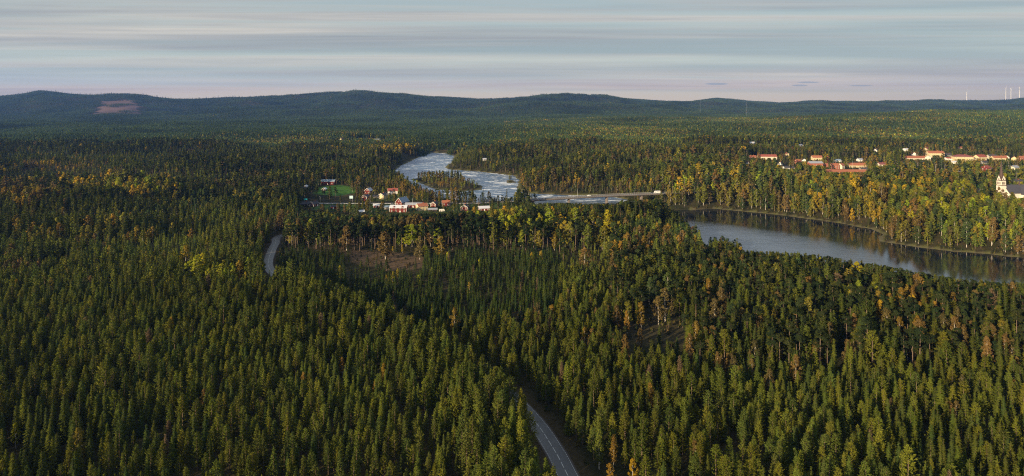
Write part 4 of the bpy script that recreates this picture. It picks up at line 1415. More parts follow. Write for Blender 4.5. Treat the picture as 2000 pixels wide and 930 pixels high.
def far_tree(rng, kind, H, k, base_col):
    """coarse crown for distant tiles"""
    p = Proto()
    t = rng.uniform(0, 1, k)
    a = rng.uniform(0, 2 * PI, k)
    if kind == 'conifer':
        t = t ** 1.15
        r = 1.75 * ((1 - t) ** .7 + .05)
        z = H * (.15 + .85 * t)
        A = np.stack([np.cos(a) * .5, np.sin(a) * .5, np.full(k, 1.0)], 1)
        L, Wd = H * .20, 1.15
    else:
        r = 2.3 * np.sin(PI * (.1 + .85 * t)) ** .7
        z = H * (.22 + .76 * t)
        A = rng.normal(size=(k, 3))
        L, Wd = H * .16, 1.7
    C = np.stack([np.cos(a) * r * .75, np.sin(a) * r * .75, z], 1)
    Nn = np.stack([np.cos(a), np.sin(a), np.full(k, .35)], 1) + rng.normal(size=(k, 3)) * .35
    s = rng.uniform(.8, 1.25, k)
    V = blades(C, A, Nn, L * s * 1.3, Wd * s * 1.2)
    if kind == 'conifer':
        V = np.concatenate([V, blades(np.array([[0, 0, H * .93]]), np.array([[0, 0, 1.]]), np.array([[.5, -1., 0]]), [H * .2], [.7])])
        k += 1
    p.tris(V, shade(rng, k, .18) * np.asarray(base_col))
    return p


def tile_proto(seed, size, spacing, kfun, mix_p, Hmean):
    rng = np.random.default_rng(seed)
    P_ = Proto()
    P_.N = []
    ph = rng.uniform(0, 6.28, 4)
    n = int(size / spacing)
    for i in range(n):
        for j in range(n):
            x = (i + rng.uniform(0, 1)) * spacing - size / 2
            y = (j + rng.uniform(0, 1)) * spacing - size / 2
            cl_ = .5 + .25 * (math.sin(x / size * 9 + ph[0]) + math.sin(y / size * 8 + ph[1] + 1.5 * math.sin(x / size * 5 + ph[2])))
            au = rng.uniform() < mix_p * (.1 + 2.6 * cl_ ** 2)
            c = pick_color(rng, 'autumn') if au else pick_color(rng, 'conifer_far')
            H = Hmean * rng.uniform(.78, 1.2) * (.9 if au else 1)
            q = far_tree(rng, 'birch' if au else 'conifer', H, kfun, c)
            V_, F_, C_, M_ = q.get()
            P_.N.append(crown_normals(V_))
            V_ = V_ + [x, y, -1.0]
            P_.V.append(V_)
            P_.F.append(F_ + P_.n)
            P_.C.append(C_)
            P_.M.append(M_)
            P_.n += len(V_)
    return P_


PAL = {
    'pine': [(.106, .122, .020), (.092, .110, .020), (.124, .136, .018), (.078, .098, .022)],
    'spruce': [(.072, .092, .018), (.090, .108, .016), (.056, .078, .020)],
    'dark': [(.030, .046, .018), (.038, .054, .018), (.044, .058, .020)],
    'conifer_far': [(.050, .080, .026), (.040, .070, .028), (.062, .086, .024), (.034, .058, .028)],
    'olive': [(.155, .150, .024), (.120, .132, .024), (.175, .150, .026)],
    'lime': [(.22, .25, .020), (.17, .21, .022), (.26, .25, .018)],
    'gold': [(.31, .225, .020), (.36, .25, .020), (.26, .20, .024)],
    'orange': [(.21, .140, .026), (.19, .128, .028), (.25, .165, .026)],
    'brown': [(.130, .096, .034), (.108, .086, .034), (.15, .104, .036)],
    'green': [(.062, .088, .026), (.050, .078, .028)],
}


def pick_color(rng, pal):
    if pal == 'autumn':
        pal = ['olive', 'olive', 'olive', 'olive', 'olive', 'gold', 'orange', 'brown', 'brown', 'green', 'green', 'lime'][int(rng.integers(12))]
    c = np.array(PAL[pal][int(rng.integers(len(PAL[pal])))])
    return c * rng.uniform(.65, 1.4)


# kind -> level of detail -> prototypes
N_PINE, N_TALL, N_SPR, N_BIR = 9, 4, 4, 5
PROTO = {
    ('pine', 0): [young_pine(100 + i, R=(1.9, 2.3, 2.6, 2.1, 2.5, 1.7, 2.9, 2.2, 2.4)[i], wh=(19, 17, 20, 22, 16, 18, 15, 19, 21)[i], per=(6, 6, 7, 5, 6, 7, 6, 5, 7)[i], k=19, L=.52, Wd=.22, pw=(.78, .95, .85, 1.0, .7, .9, .65, 1.05, .9)[i]) for i in range(N_PINE)],
    ('pine', 1): [young_pine(120 + i, R=2.5, wh=12, per=5, k=9, L=.95, Wd=.50) for i in range(4)],
    ('pine', 2): [young_pine(140 + i, R=2.9, wh=8, per=4, k=6, L=1.5, Wd=.95) for i in range(4)],
    ('tall', 0): [tall_pine(200 + i) for i in range(N_TALL)],
    ('tall', 1): [tall_pine(220 + i, nper=26, L=.85, Wd=.6) for i in range(4)],
    ('tall', 2): [tall_pine(240 + i, n=11, nper=12, L=1.3, Wd=.95) for i in range(4)],
    ('spruce', 0): [spruce(300 + i, R=1.9 + .3 * (i % 3), k=10, Wd=.36) for i in range(N_SPR)],
    ('spruce', 1): [spruce(320 + i, R=2.4, wh=16, per=6, k=5, L=1.1, Wd=.62) for i in range(4)],
    ('spruce', 2): [spruce(340 + i, R=2.8, wh=9, per=5, k=3, L=1.8, Wd=1.1) for i in range(4)],
    ('birch', 0): [birch(400 + i, R=2.6, n=32, slim=(1.0, .72, .9, .62, 1.15)[i]) for i in range(N_BIR)],
    ('birch', 1): [birch(420 + i, H=15.0, R=3.5, n=24, nper=26, L=.8, Wd=.62, lo=.16, slim=(1.0, .72, .9, 1.1)[i]) for i in range(4)],
    ('birch', 2): [birch(440 + i, H=15.0, R=3.8, n=16, nper=14, L=1.25, Wd=1.0, lo=.14, slim=(1.0, .72, .9, 1.1)[i]) for i in range(4)],
}
HREF = {'pine': 13.0, 'tall': 18.0, 'spruce': 15.0, 'birch': 14.0}
BARK = {'pine': M_BARK, 'tall': M_BARK, 'spruce': M_BARK, 'birch': M_BIRCH}


# ------------------------------------------------------------------ where the trees stand
def grid_points(y0, y1, s, umax=.93, left=45, rng=RNG):
    ys = np.arange(y0, y1, s * .9)
    out_ = []
    for k, y in enumerate(ys):
        xs = np.arange(-umax * y - left, umax * y + 25, s) + (s / 2 if k % 2 else 0)
        out_.append(np.stack([xs, np.full(len(xs), y)], 1))
    P_ = np.concatenate(out_)
    return P_ + rng.uniform(-.42, .42, P_.shape) * s


near = grid_points(118, 420, 4.1)
mid = grid_points(420, 700, 5.7)
far = grid_points(700, 1450, 6.8)
row = []
for i in range(0, len(ROAD_C) - 1):
    if 212 < ROAD_C[i][1] < 400:
        t_ = ROAD_C[i + 1] - ROAD_C[i]
        t_ = t_ / np.linalg.norm(t_)
        row.append(ROAD_C[i] + np.array([-t_[1], t_[0]]) * RNG.uniform(5.0, 7.5))
PT = np.concatenate([near, mid, far, np.array(row)])
x, y = PT[:, 0], PT[:, 1]
z = height(x, y)
rng = RNG
n = len(PT)
px, pyb = proj(x, y, z)

# stand by stand: height and kind
stand = vnoise(x, y, 75, 51, 2)
Ht = 10.2 + (stand - .5) * 4.2
kindp = np.zeros(n, int)      # 0 pine 1 tall 2 spruce 3 birch
r01 = rng.uniform(size=n)
left_mid = (px < 560) & (y > 400)
st2 = vnoise(x * .55, y, 62, 151, 2)
lev = np.interp(st2, [0, .36, .37, .45, .46, .54, .55, .64, .65, 1], [8, 8, 11.5, 11.5, 14.5, 14.5, 17.5, 17.5, 20.5, 20.5])
Ht = np.where(left_mid, lev, Ht)
promo = (px > 545) & (px < 1400) & (y > 425) & (y < 760)
Ht = np.where(promo, .5 * lev + 9.5, Ht)
front = (px > 560) & (px < 1180) & (y > 392) & (y < 440)
Ht = np.where(front, Ht * .52, Ht)
belt = (px > 560) & (px < 1180) & (y >= 440) & (y < 512) | (px > 1000) & (px < 1250) & (y > 345) & (y < 372) & (stand > .5)
Ht = np.where(belt, 17.5, Ht)
rightfar = (y > 520) & (x > 150 + 0 * y) & (pyb < 520)
Ht = np.where(rightfar, 13.5 + (stand - .5) * 5, Ht)
Ht = np.where(y > 850, lev * 1.0, Ht)
rb = (z > 0) & (x > 0) & (pyb < 510) & (y > 452) & (px > 1290) & (px < 2100) & (y > np.interp(px, [1290, 1370, 1500, 1700, 1850, 2100], [735, 600, 520, 455, 440, 430])) & (y < 1000)
Ht = np.where(rb, 19.0 + (stand - .5) * 5, Ht)
rx0 = np.interp(y, ROAD_C[:, 1], ROAD_C[:, 0])
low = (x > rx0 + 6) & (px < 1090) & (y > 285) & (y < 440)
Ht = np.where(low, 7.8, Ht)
Ht = np.where((x < rx0) & (x > rx0 - 30) & (y < 400), 13.0, Ht)
rmid = (px > 1190) & (y > 243) & (y < 420)
Ht = np.where(rmid, 14.6 + (stand - .5) * 4, Ht)
brn = (px > 1040) & (px < 1195) & (y > 262) & (y < 330)
Ht = np.where(brn, 10.5, Ht)
Ht = Ht * rng.uniform(.80, 1.18, n)
pm = vnoise(x, y, 60, 61, 2)
kindp = np.where(r01 < .16 + .5 * (pm > .62), 2, 0)
kindp = np.where((y > 400) & (r01 < .45), 2, kindp)
kindp = np.where(low & (r01 < .8), 2, kindp)
kindp = np.where(rmid, np.where(r01 < .42, 2, np.where(r01 < .80, 1, 0)), kindp)
kindp = np.where(belt & (rng.uniform(size=n) < .92), 1, kindp)
kindp = np.where(promo & ~belt & (r01 > .62), 1, kindp)
kindp = np.where((y > 620) & (r01 > .75), 1, kindp)

ptop = YH + F * (CZ - z - Ht) / y
AUT = [  # px, py of the tree tops, spreads, share, palettes
    (25, 498, 50, 18, .9, 'gold brown olive'), (300, 490, 40, 14, .35, 'olive'), (405, 520, 48, 14, .85, 'lime lime gold'), (450, 526, 34, 8, .7, 'lime gold'),
    (150, 440, 190, 24, .45, 'brown olive olive orange'), (60, 362, 110, 18, .9, 'gold olive brown orange'), (230, 350, 120, 18, .9, 'orange gold olive lime'), (100, 318, 110, 9, .7, 'gold brown'),
    (470, 345, 80, 22, .28, 'olive brown'), (560, 425, 60, 20, .45, 'olive brown'), (420, 390, 130, 34, .5, 'olive green olive'),
    (820, 352, 110, 26, .62, 'brown olive brown orange'), (900, 345, 50, 14, .8, 'brown olive'), (655, 420, 80, 12, .7, 'lime brown olive'), (820, 424, 120, 10, .6, 'olive brown'),
    (1000, 418, 75, 18, .60, 'gold lime olive'), (1130, 432, 90, 26, .42, 'lime olive gold brown'), (1260, 460, 90, 30, .38, 'olive brown orange'), (830, 462, 62, 20, .62, 'lime lime gold'),
    (1115, 612, 75, 30, .95, 'brown orange brown brown'), (1150, 570, 60, 20, .4, 'brown olive'), (1300, 590, 70, 24, .45, 'brown olive orange'), (1420, 590, 60, 28, .55, 'brown orange'), (1430, 690, 40, 20, .6, 'brown'),
    (1640, 585, 65, 18, .85, 'orange brown olive'), (1760, 575, 110, 18, .60, 'olive orange gold'), (1880, 600, 90, 24, .45, 'olive brown'), (1500, 640, 90, 30, .25, 'brown'), (1690, 550, 30, 12, .9, 'lime'),
    (1150, 350, 170, 34, .66, 'olive green olive olive brown green olive orange gold'), (1450, 380, 170, 40, .80, 'olive green olive olive brown green lime'), (1650, 390, 170, 45, .84, 'olive lime green olive gold olive green brown'),
    (1850, 430, 180, 60, .86, 'olive green olive olive olive brown green lime brown olive gold'), (1500, 300, 200, 28, .50, 'olive green brown olive green gold'), (1850, 300, 220, 32, .55, 'olive brown green olive orange'), (1150, 290, 220, 26, .35, 'olive brown olive green'),
    (1250, 256, 260, 12, .35, 'olive orange gold'), (560, 268, 190, 8, .45, 'gold olive brown'), (760, 280, 70, 12, .5, 'olive gold'), (860, 300, 60, 16, .35, 'olive'), (700, 262, 60, 6, .6, 'gold brown'),
    (1250, 880, 90, 60, .12, 'orange brown'), (890, 612, 10, 8, .7, 'orange'), (1200, 840, 20, 30, .35, 'orange brown'), (1790, 585, 260, 30, .30, 'olive brown orange'), (1950, 720, 90, 40, .18, 'brown'),
]
share = np.full(n, .02) + .10 * (vnoise(x, y, 26, 71, 2) > .66)
share = np.where(y < 330, share * .3, share)
palette = np.where(rng.uniform(size=n) < .5, 'olive', 'brown').astype(object)
clus = vnoise(x, y, 20, 73, 2)
best = np.zeros(n)
for cx, cy, rx, ry, sh, pl in AUT:
    wgt = np.exp(-(((px - cx) / rx) ** 2 + ((ptop - cy) / ry) ** 2) ** 1.5)
    pls = pl.split()
    sel = wgt * sh > best
    cand = np.array(pls, dtype=object)[np.clip((vnoise(x, y, 17, 80, 1) * .75 + rng.uniform(size=n) * .35) * len(pls), 0, len(pls) - 1).astype(int)]
    palette = np.where(sel, cand, palette)
    best = np.maximum(best, wgt * sh)
share = np.where(rmid, np.maximum(share, .10), share)
share = np.maximum(share, best * (.15 + 1.5 * sstep(.36, .60, clus)))
share = np.where(rb, .25 + .62 * sstep(.30, .50, clus), share)
isb = rng.uniform(size=n) < share
kindp = np.where(isb, 3, kindp)
Ht = np.where(isb, Ht * rng.uniform(.78, 1.05, n), Ht)

# ground that stays open
ok = np.ones(n, bool)
m = (y < 760) & (np.abs(x) < 420)
dr = np.full(n, 1e9)
dr[m] = seg_dist(x[m], y[m], ROAD_C[::4])
rxc = np.interp(y, ROAD_C[:, 1], ROAD_C[:, 0])
ok &= ~(dr < np.where(y > 500, 3.8, np.where((x < rxc) | (y > 230), 4.9, 7.6)))
m = (y > 620) & (y < 780) & (x < 210)
dl = np.full(n, 1e9)
dl[m] = np.minimum(seg_dist(x[m], y[m], LANE), seg_dist(x[m], y[m], [(16, 690), (192, 730)]))
ok &= ~(dl < 8.0)
m = (y > 700) & (y < 1100) & (x > 150)
de = np.full(n, 1e9)
de[m] = seg_dist(x[m], y[m], EAST)
ok &= ~(de < 4.2)
ok &= z > 0.75
for k_, (pl, c) in enumerate(FIELD_W):
    ok &= ~(inside(x, y, pl) & (rng.uniform(size=n) > (.55 if k_ in (2, 3) else .02)))
for k_, (pl, c) in enumerate(CLEAR_W):
    ic = inside(x, y, pl)
    Ht = np.where(ic & (k_ == 1), Ht * .55, Ht)
    ok &= ~(ic & (rng.uniform(size=n) > (.34 if k_ == 1 else .03)))
ok &= ~(rb & (rng.uniform(size=n) > .74))
gap = vnoise(x, y, 13, 161, 2)
ok &= ~((gap > .77) & (y < 700))
emg = rng.uniform(size=n)
Ht = np.where(emg > .97, Ht * 1.28, np.where(emg < .10, Ht * .68, Ht))
for fx, fy, fr in FOOT:
    ok &= np.hypot(x - fx, y - fy) > fr
# village and town are only loosely wooded
town = inside(x, y, [hit(*p)[:2] for p in ((1455, 318), (1470, 300), (1560, 296), (1700, 300), (1760, 296), (2100, 296), (2100, 345), (1760, 345), (1600, 341), (1500, 336))])
ok &= ~(town & (rng.uniform(size=n) > .42))
Ht = np.where(town, Ht * .82, Ht)
vill = inside(x, y, [hit(*p)[:2] for p in ((580, 410), (600, 384), (700, 374), (790, 374), (900, 386), (1010, 398), (1010, 412), (860, 424), (700, 422))])
ok &= ~(vill & (rng.uniform(size=n) > .80))
Ht = np.where(vill, Ht * rng.uniform(.45, 1.0, n), Ht)
sq_ = [p[:2] for p in sq]
ok &= ~inside(x, y, sq_)
# low growth on the banks and islets
zi = z < 2.8
Ht = np.where(zi, Ht * np.clip(.55 + z * .15, .5, 1), Ht)

# canopy never rises above these lines in front of open water, village and bridge
CUTS = [([1338, 1346, 1358, 1366, 1372, 1384, 1386, 1440, 1452, 1560, 1640, 1700, 1780, 1850, 1960, 2010, 2300], [404, 412, 432, 446, 474, 486, 463, 464, 490, 493, 503, 513, 528, 541, 552, 548, 560], 100, 'shore'),
        ([590, 700, 760, 840, 900, 960, 1010, 1035, 1040], [410, 420, 418, 416, 413, 411, 402, 394, 394], 430, 640),
        ([1036, 1045, 1100, 1120, 1190, 1202, 1215, 1240, 1292, 1300, 1330, 1340], [393, 398, 395, 398, 398, 398, 392, 388, 386, 389, 400, 404], 430, 690),
        ([760, 785, 800, 860, 880], [330, 328, 336, 333, 333], 690, 1150),
        ([880, 900, 925, 946, 948, 1010], [344, 345, 345, 352, 384, 386], 690, 900),
        ([600, 628, 655, 694], [356, 361, 361, 364], 700, 800),
        ([1020, 1195], [378, 378], 690, 800),
        ([785, 886], [317, 303], 1150, 1400)]
for xs_, ys_, d0, d1 in CUTS:
    if d1 == 'shore':
        d1 = np.interp(px, [1338, 1370, 1450, 1560, 1700, 1850, 2000, 2300], [600, 540, 500, 440, 390, 360, 330, 300])
    m = (px > xs_[0]) & (px < xs_[-1]) & (y > d0) & (y < d1)
    lim = np.interp(px, xs_, ys_) + rng.uniform(-1.5, 3.0, n)
    hmax = CZ - (lim - YH) * y / F - z
    new = np.minimum(Ht, hmax)
    Ht = np.where(m, new, Ht)
ok &= Ht > 3.0
# sight lines to what stands in the open
rp = []
for i in range(0, len(ROAD_C)):
    rx_, ry_ = ROAD_C[i]
    if 150 < ry_ < 202 or 402 < ry_ < 500:
        a, b = proj(rx_, ry_, 13.9)
        hw = 3.0 * F / ry_
        rp.append((a - hw * (.45 if ry_ < 300 else 1), a + hw, b - 1.5, b + 1.5, ry_ - 2))
ptop = YH + F * (CZ - z - Ht) / y
crw = Ht * .11 * F / y
for a0, a1, b0, b1, dep in SIGHT + rp:
    hitm = (y < dep) & (px + crw > a0) & (px - crw < a1) & (ptop < b1) & (pyb > b0)
    if dep > 560:
        Ht = np.where(hitm, np.minimum(Ht, CZ - z - (b1 + .5 - YH) * y / F), Ht)
        ok &= ~(hitm & (Ht < 2.2))
    else:
        ok &= ~hitm
for a0, a1, b0, b1, d0, d1 in ((672, 822, 492, 520, 300, 431), (1225, 1340, 634, 660, 200, 290), (608, 694, 366, 379, 640, 790)):
    ok &= ~((y > d0) & (y < d1) & (px > a0) & (px < a1) & (ptop < b1) & (pyb > b0) & (rng.uniform(size=n) > .12))

x, y, z, Ht, kindp, palette, px, ptop = (a[ok] for a in (x, y, z, Ht, kindp, palette, px, ptop))
# single trees the eye picks out: top row, height, kind, colour
SPECIAL = [
    (362, 481, 14, 3, 'gold'), (384, 500, 15, 3, 'lime'), (396, 497, 14, 3, 'lime'), (372, 511, 11, 3, 'lime'), (468, 511, 11, 3, 'gold'),
    (1075, 410, 21, 3, 'lime'), (1124, 409, 21, 3, 'lime'), (1158, 411, 21, 3, 'olive'), (1187, 413, 21, 3, 'lime'), (1180, 430, 12, 3, 'lime'), (1213, 440, 12, 3, 'lime'),
    (887, 600, 14, 3, 'orange'), (1299, 561, 17, 3, 'brown'), (1286, 578, 14, 3, 'brown'), (1253, 588, 14, 3, 'orange'), (1228, 586, 14, 3, 'olive'), (1268, 540, 15, 3, 'green'), (1305, 536, 15, 3, 'green'),
    (1674, 514, 13, 3, 'lime'), (1250, 640, 11, 3, 'brown'), (1205, 596, 12, 3, 'brown'), (1225, 605, 12, 3, 'orange'), (1410, 560, 15, 3, 'brown'), (1395, 582, 14, 3, 'brown'),
    (793, 442, 15, 3, 'lime'), (805, 440, 16, 3, 'lime'), (820, 441, 15, 3, 'lime'), (856, 447, 14, 3, 'lime'), (862, 464, 14, 3, 'orange'), (677, 444, 17, 3, 'brown'), (753, 455, 18, 3, 'brown'), (820, 464, 15, 3, 'brown'),
    (926, 405, 11, 3, 'gold'), (967, 411, 13, 3, 'gold'), (985, 404, 14, 3, 'gold'), (1000, 408, 13, 3, 'gold'), (1208, 386 + 12, 9, 3, 'lime'),
    (1396, 466, 9, 3, 'green'), (1410, 462, 10, 3, 'green'), (1424, 464, 9, 3, 'green'), (1435, 469, 8, 3, 'green'), (1402, 472, 8, 3, 'green'), (1388, 470, 7, 3, 'green'), (1417, 470, 8, 3, 'green'),
    (702, 348, 14, 3, 'brown'), (748, 350, 13, 3, 'brown'), (757, 352, 13, 3, 'orange'), (766, 353, 12, 3, 'brown'), (776, 352, 13, 3, 'brown'), (786, 356, 12, 3, 'orange'), (829, 352, 13, 3, 'olive'), (815, 353, 12, 3, 'lime'),
    (800, 372, 11, 3, 'brown'), (812, 371, 12, 3, 'brown'), (825, 372, 12, 3, 'olive'), (838, 374, 11, 3, 'brown'), (849, 376, 11, 3, 'brown'), (858, 374, 12, 3, 'orange'), (900, 369, 14, 3, 'olive'), (884, 372, 14, 3, 'olive'), (892, 388, 10, 3, 'brown'),
    (716, 394, 11, 3, 'orange'), (746, 395, 9, 3, 'orange'), (683, 396, 11, 3, 'olive'), (673, 401, 8, 3, 'brown'), (692, 404, 9, 3, 'green'), (698, 407, 9, 3, 'green'), (726, 404, 9, 3, 'green'), (737, 409, 9, 3, 'green'), (758, 412, 7, 3, 'brown'), (660, 398, 9, 3, 'brown'),
    (629, 400, 11, 3, 'brown'), (640, 409, 8, 3, 'olive'), (605, 405, 8, 3, 'brown'), (755, 384, 5, 3, 'green'), (836, 398, 5, 3, 'green'), (925, 398, 7, 3, 'green'), (932, 404, 7, 3, 'olive'), (893, 400, 7, 3, 'green'), (886, 398, 8, 3, 'olive'), (960, 404, 8, 3, 'olive'),
    (708, 372, 8, 3, 'brown'), (697, 366, 12, 3, 'brown'), (688, 354, 14, 3, 'brown'), (610, 343, 14, 3, 'olive'), (622, 352, 10, 3, 'green'), (601, 372, 9, 3, 'olive'), (770, 372, 8, 3, 'brown'), (762, 384, 6, 3, 'green'),
    (958, 315, 9, 3, 'gold'), (971, 314, 10, 3, 'gold'), (996, 336, 13, 3, 'olive'), (1100, 480, 14, 1, 'brown'), (1142, 486, 14, 3, 'brown'),
    (1192, 905, 9, 3, 'orange'), (1198, 850, 10, 3, 'orange'), (1235, 895, 8, 3, 'gold'), (1170, 838, 12, 3, 'olive'), (30, 826, 8, 3, 'lime'), (1718, 585, 12, 3, 'gold'),
    (700, 345, 15, 3, 'orange'), (610, 338, 14, 3, 'olive'), (722, 384, 9, 3, 'brown'), (890, 367, 15, 3, 'orange'), (875, 370, 14, 3, 'olive'), (845, 372, 12, 3, 'brown'), (790, 352, 12, 3, 'orange'), (808, 350, 12, 3, 'lime'), (820, 350, 12, 3, 'lime'), (836, 352, 12, 3, 'olive'),
    (1965, 377, 12, 3, 'olive'), (1715, 440, 15, 3, 'gold'), (1770, 432, 15, 3, 'olive'), (1848, 398, 17, 3, 'lime'), (1865, 430, 18, 3, 'olive'), (1905, 445, 15, 3, 'olive'), (1583, 372, 18, 3, 'gold'), (1600, 378, 18, 3, 'gold'), (1615, 370, 16, 3, 'gold'), (1663, 345, 15, 3, 'gold'), (1678, 348, 15, 3, 'gold'), (1534, 355, 15, 3, 'olive'), (1252, 386, 9, 3, 'gold'),
    (1250, 353, 13, 3, 'orange'), (1230, 350, 14, 3, 'orange'), (1272, 350, 15, 3, 'gold'), (1300, 345, 16, 3, 'lime'), (1345, 355, 17, 3, 'orange'),
]
sx_, sy_, sz_, sh_, sk_, sp_ = [], [], [], [], [], []
for a, b, h_, k_, pl in SPECIAL:
    dq = np.linspace(120, 1500, 2800)
    xq = (a - 1000) / F * dq
    zq = CZ - (b - YH) / F * dq
    hq = height(xq, dq)
    i = int(np.argmax(zq <= hq + h_))
    if hq[i] < .4:
        continue
    sx_.append(xq[i]); sy_.append(dq[i]); sz_.append(hq[i]); sh_.append(h_); sk_.append(k_); sp_.append(pl)
drop = np.zeros(len(x), bool)
for a, b, h_ in zip(sx_, sy_, sh_):
    drop |= (np.hypot(x - a, y - b) < 2.6) | ((y < b) & (y > b - 28) & (np.abs(x - a * y / b) < 3.0) & (ptop < YH + F * (CZ - float(np.interp(0, [0], [14])) - h_ * .45) / b))
x, y, z, Ht, kindp, palette = (a[~drop] for a in (x, y, z, Ht, kindp, palette))
x, y, z, Ht = (np.concatenate([a, np.array(b, float)]) for a, b in ((x, sx_), (y, sy_), (z, sz_), (Ht, sh_)))
kindp = np.concatenate([kindp, np.array(sk_)])
palette = np.concatenate([palette, np.array(sp_, dtype=object)])
n = len(x)
px, pyb = proj(x, y, z)

tint = np.zeros((n, 3))
wsp = np.where((np.arange(n) >= n - len(sx_)) & (y > 300) & (y < 640), 1.3, 1.0)
tone = vnoise(x, y, 45, 91, 2)
st3 = vnoise(x * .55, y, 62, 151, 2)
standtone = np.where((y > 400) & (kindp < 3), np.interp(st3, [0, .36, .37, .45, .46, .54, .55, 1], [1.45, 1.45, 1.15, 1.15, .95, .95, .72, .72]), 1.0)
for k, pl in ((0, 'pine'), (1, 'dark'), (2, 'spruce')):
    m = kindp == k
    pal_ = np.array(PAL[pl])
    tint[m] = pal_[rng.integers(0, len(pal_), m.sum())]
m = kindp == 3
for pl in PAL:
    q = m & (palette == pl)
    pal_ = np.array(PAL[pl])
    tint[q] = pal_[rng.integers(0, len(pal_), q.sum())]
tint *= (rng.uniform(.82, 1.2, n) * (.80 + .4 * tone))[:, None]
tint[:, 0] *= 1 + (rng.uniform(-.12, .12, n))
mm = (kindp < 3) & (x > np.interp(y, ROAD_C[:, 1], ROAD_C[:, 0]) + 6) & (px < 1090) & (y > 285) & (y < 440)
tint[mm] *= [.55, .68, .9]  # dark young spruce, with the taller stand's shadow painted into the tint
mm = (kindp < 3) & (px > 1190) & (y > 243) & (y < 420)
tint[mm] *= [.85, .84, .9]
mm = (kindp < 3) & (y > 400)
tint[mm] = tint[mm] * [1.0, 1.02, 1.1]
tint *= standtone[:, None]
dead = (rng.uniform(size=n) < .006) & (kindp < 3)
tint[dead] = np.array((.13, .095, .06))
lod = np.where(y < 330, 0, np.where(y < 720, 1, 2))
KN = ['pine', 'tall', 'spruce', 'birch']
rotz = rng.uniform(0, 2 * PI, n)
wide = rng.uniform(.90, 1.25, n) * np.where((y < 420) & (kindp == 0), 1.12, 1.0) * wsp

# ------------------------------------------------------------------ nearest trees: one thing each
FAMILY = np.array([0, 0, 1, 2])[kindp]
inframe = (px > -10) & (px < 2010) & (YH + F * (CZ - z - Ht) / y < 940) & (pyb > 0)
solo = np.zeros(n, bool)
special = np.arange(n) >= n - len(sx_)
for fam in range(3):
    idx = np.where(inframe & (FAMILY == fam) & ~special)[0]
    room = 295 - int((special & (FAMILY == fam)).sum())
    idx = idx[np.argsort(y[idx])][:room]
    solo[idx] = True
solo |= special


def crown_normals(V_):
    """outward and a little up, as the crown's envelope faces"""
    N_ = np.stack([V_[:, 0], V_[:, 1], np.zeros(len(V_))], 1)
    r_ = np.linalg.norm(N_, axis=1)[:, None]
    N_ = N_ / np.maximum(r_, .25)
    zt_ = V_[:, 2] / max(V_[:, 2].max(), 1e-3)
    N_[:, 2] = .30 + .55 * np.clip(zt_, 0, 1) ** 3
    return unit(N_).astype(np.float32)


def proto_meshes(p, bark, nm):
    V_, F_, C_, M_ = p.get()
    res = []
    for mi, (name, m) in enumerate((('crown', M_FOL), ('trunk', bark))):
        f = F_[M_ == mi]
        used, inv = np.unique(f.ravel(), return_inverse=True)
        me = mesh_from(name, V_[used], inv.reshape(-1, 3), [m])
        set_attr(me, 'col', 'FLOAT_COLOR', 'POINT', np.column_stack([C_[used], np.ones(len(used))]).astype(np.float32))
        set_attr(me, 'nrm', 'FLOAT_VECTOR', 'POINT', crown_normals(V_)[used])
        res.append(me)
    return res


_pm = {}
FAMN = ['pine_tree', 'spruce_tree', 'birch_tree']
FAMC = ['pine tree', 'spruce tree', 'birch tree']


def where_words(i):
    c = int(np.clip(px[i] / 200, 0, 9))
    col_ = ['at the left edge of the photo', 'one eighth in from the left', 'a quarter in from the left', 'left of the middle', 'just left of the road', 'around the near road',
            'right of the near road', 'a quarter in from the right', 'one eighth in from the right', 'at the right edge of the photo'][c]
    row_ = ['front', 'second', 'third', 'fourth', 'fifth', 'sixth', 'seventh', 'eighth', 'ninth', 'tenth', 'eleventh', 'twelfth'][int(np.clip((y[i] - 140) / 6, 0, 11))] + ' row' if y[i] < 210 else 'just past the front rows' if y[i] < 240 else 'beyond the front rows' if y[i] < 270 else 'before the dark mid-wood' if y[i] < 300 else 'in the dark mid-wood' if y[i] < 330 else 'middle distance' if y[i] < 500 else 'far off'
    return row_, col_


def near_label(i):
    fam = FAMILY[i]
    tall_ = Ht[i] / np.interp(y[i], [0, 400, 500], [10.4, 10.4, 15])
    size = 'tall' if tall_ > 1.1 else 'short' if tall_ < .88 else 'middling'
    lum = tint[i].sum()
    row_, col_ = where_words(i)
    if fam == 0:
        tone_ = 'bright olive' if lum > .26 else 'dark green' if lum < .20 else 'olive-green'
        return '%s %s young pine, %s, %s' % (size, tone_, row_, col_)
    if fam == 1:
        return '%s %s pointed spruce, %s, %s' % (size, 'dark' if lum < .17 else 'mossy green', row_, col_)
    c = {'olive': 'olive-green', 'lime': 'yellow-green', 'gold': 'golden-yellow', 'orange': 'orange', 'brown': 'russet-brown', 'green': 'deep green'}[palette[i]]
    return '%s %s birch, %s, %s' % (size, c, row_, col_)


FGROUP = ['young pines of the near plantation', 'spruces among the near pines', 'birches scattered through the nearer woods']
MARKS = [(535, 490, 'the far bend of the road'), (750, 510, 'the brown clearing'), (1090, 860, 'the near road'), (1290, 650, 'the dark clearing'), (908, 405, 'the lone red gabled house'),
         (824, 403, 'the cream orange-roofed house'), (1196, 393, 'the pale bridge pier'), (1412, 475, 'the bushy point in the river'), (1955, 350, 'the church'), (1649, 334, 'the long orange depot'),
         (870, 358, 'the wooded islet'), (655, 372, 'the round green field'), (1289, 375, 'the white motorhome'), (970, 330, 'the far bank of the rapids'), (1712, 470, 'the wooded river corner'), (60, 820, 'the bottom left corner')]


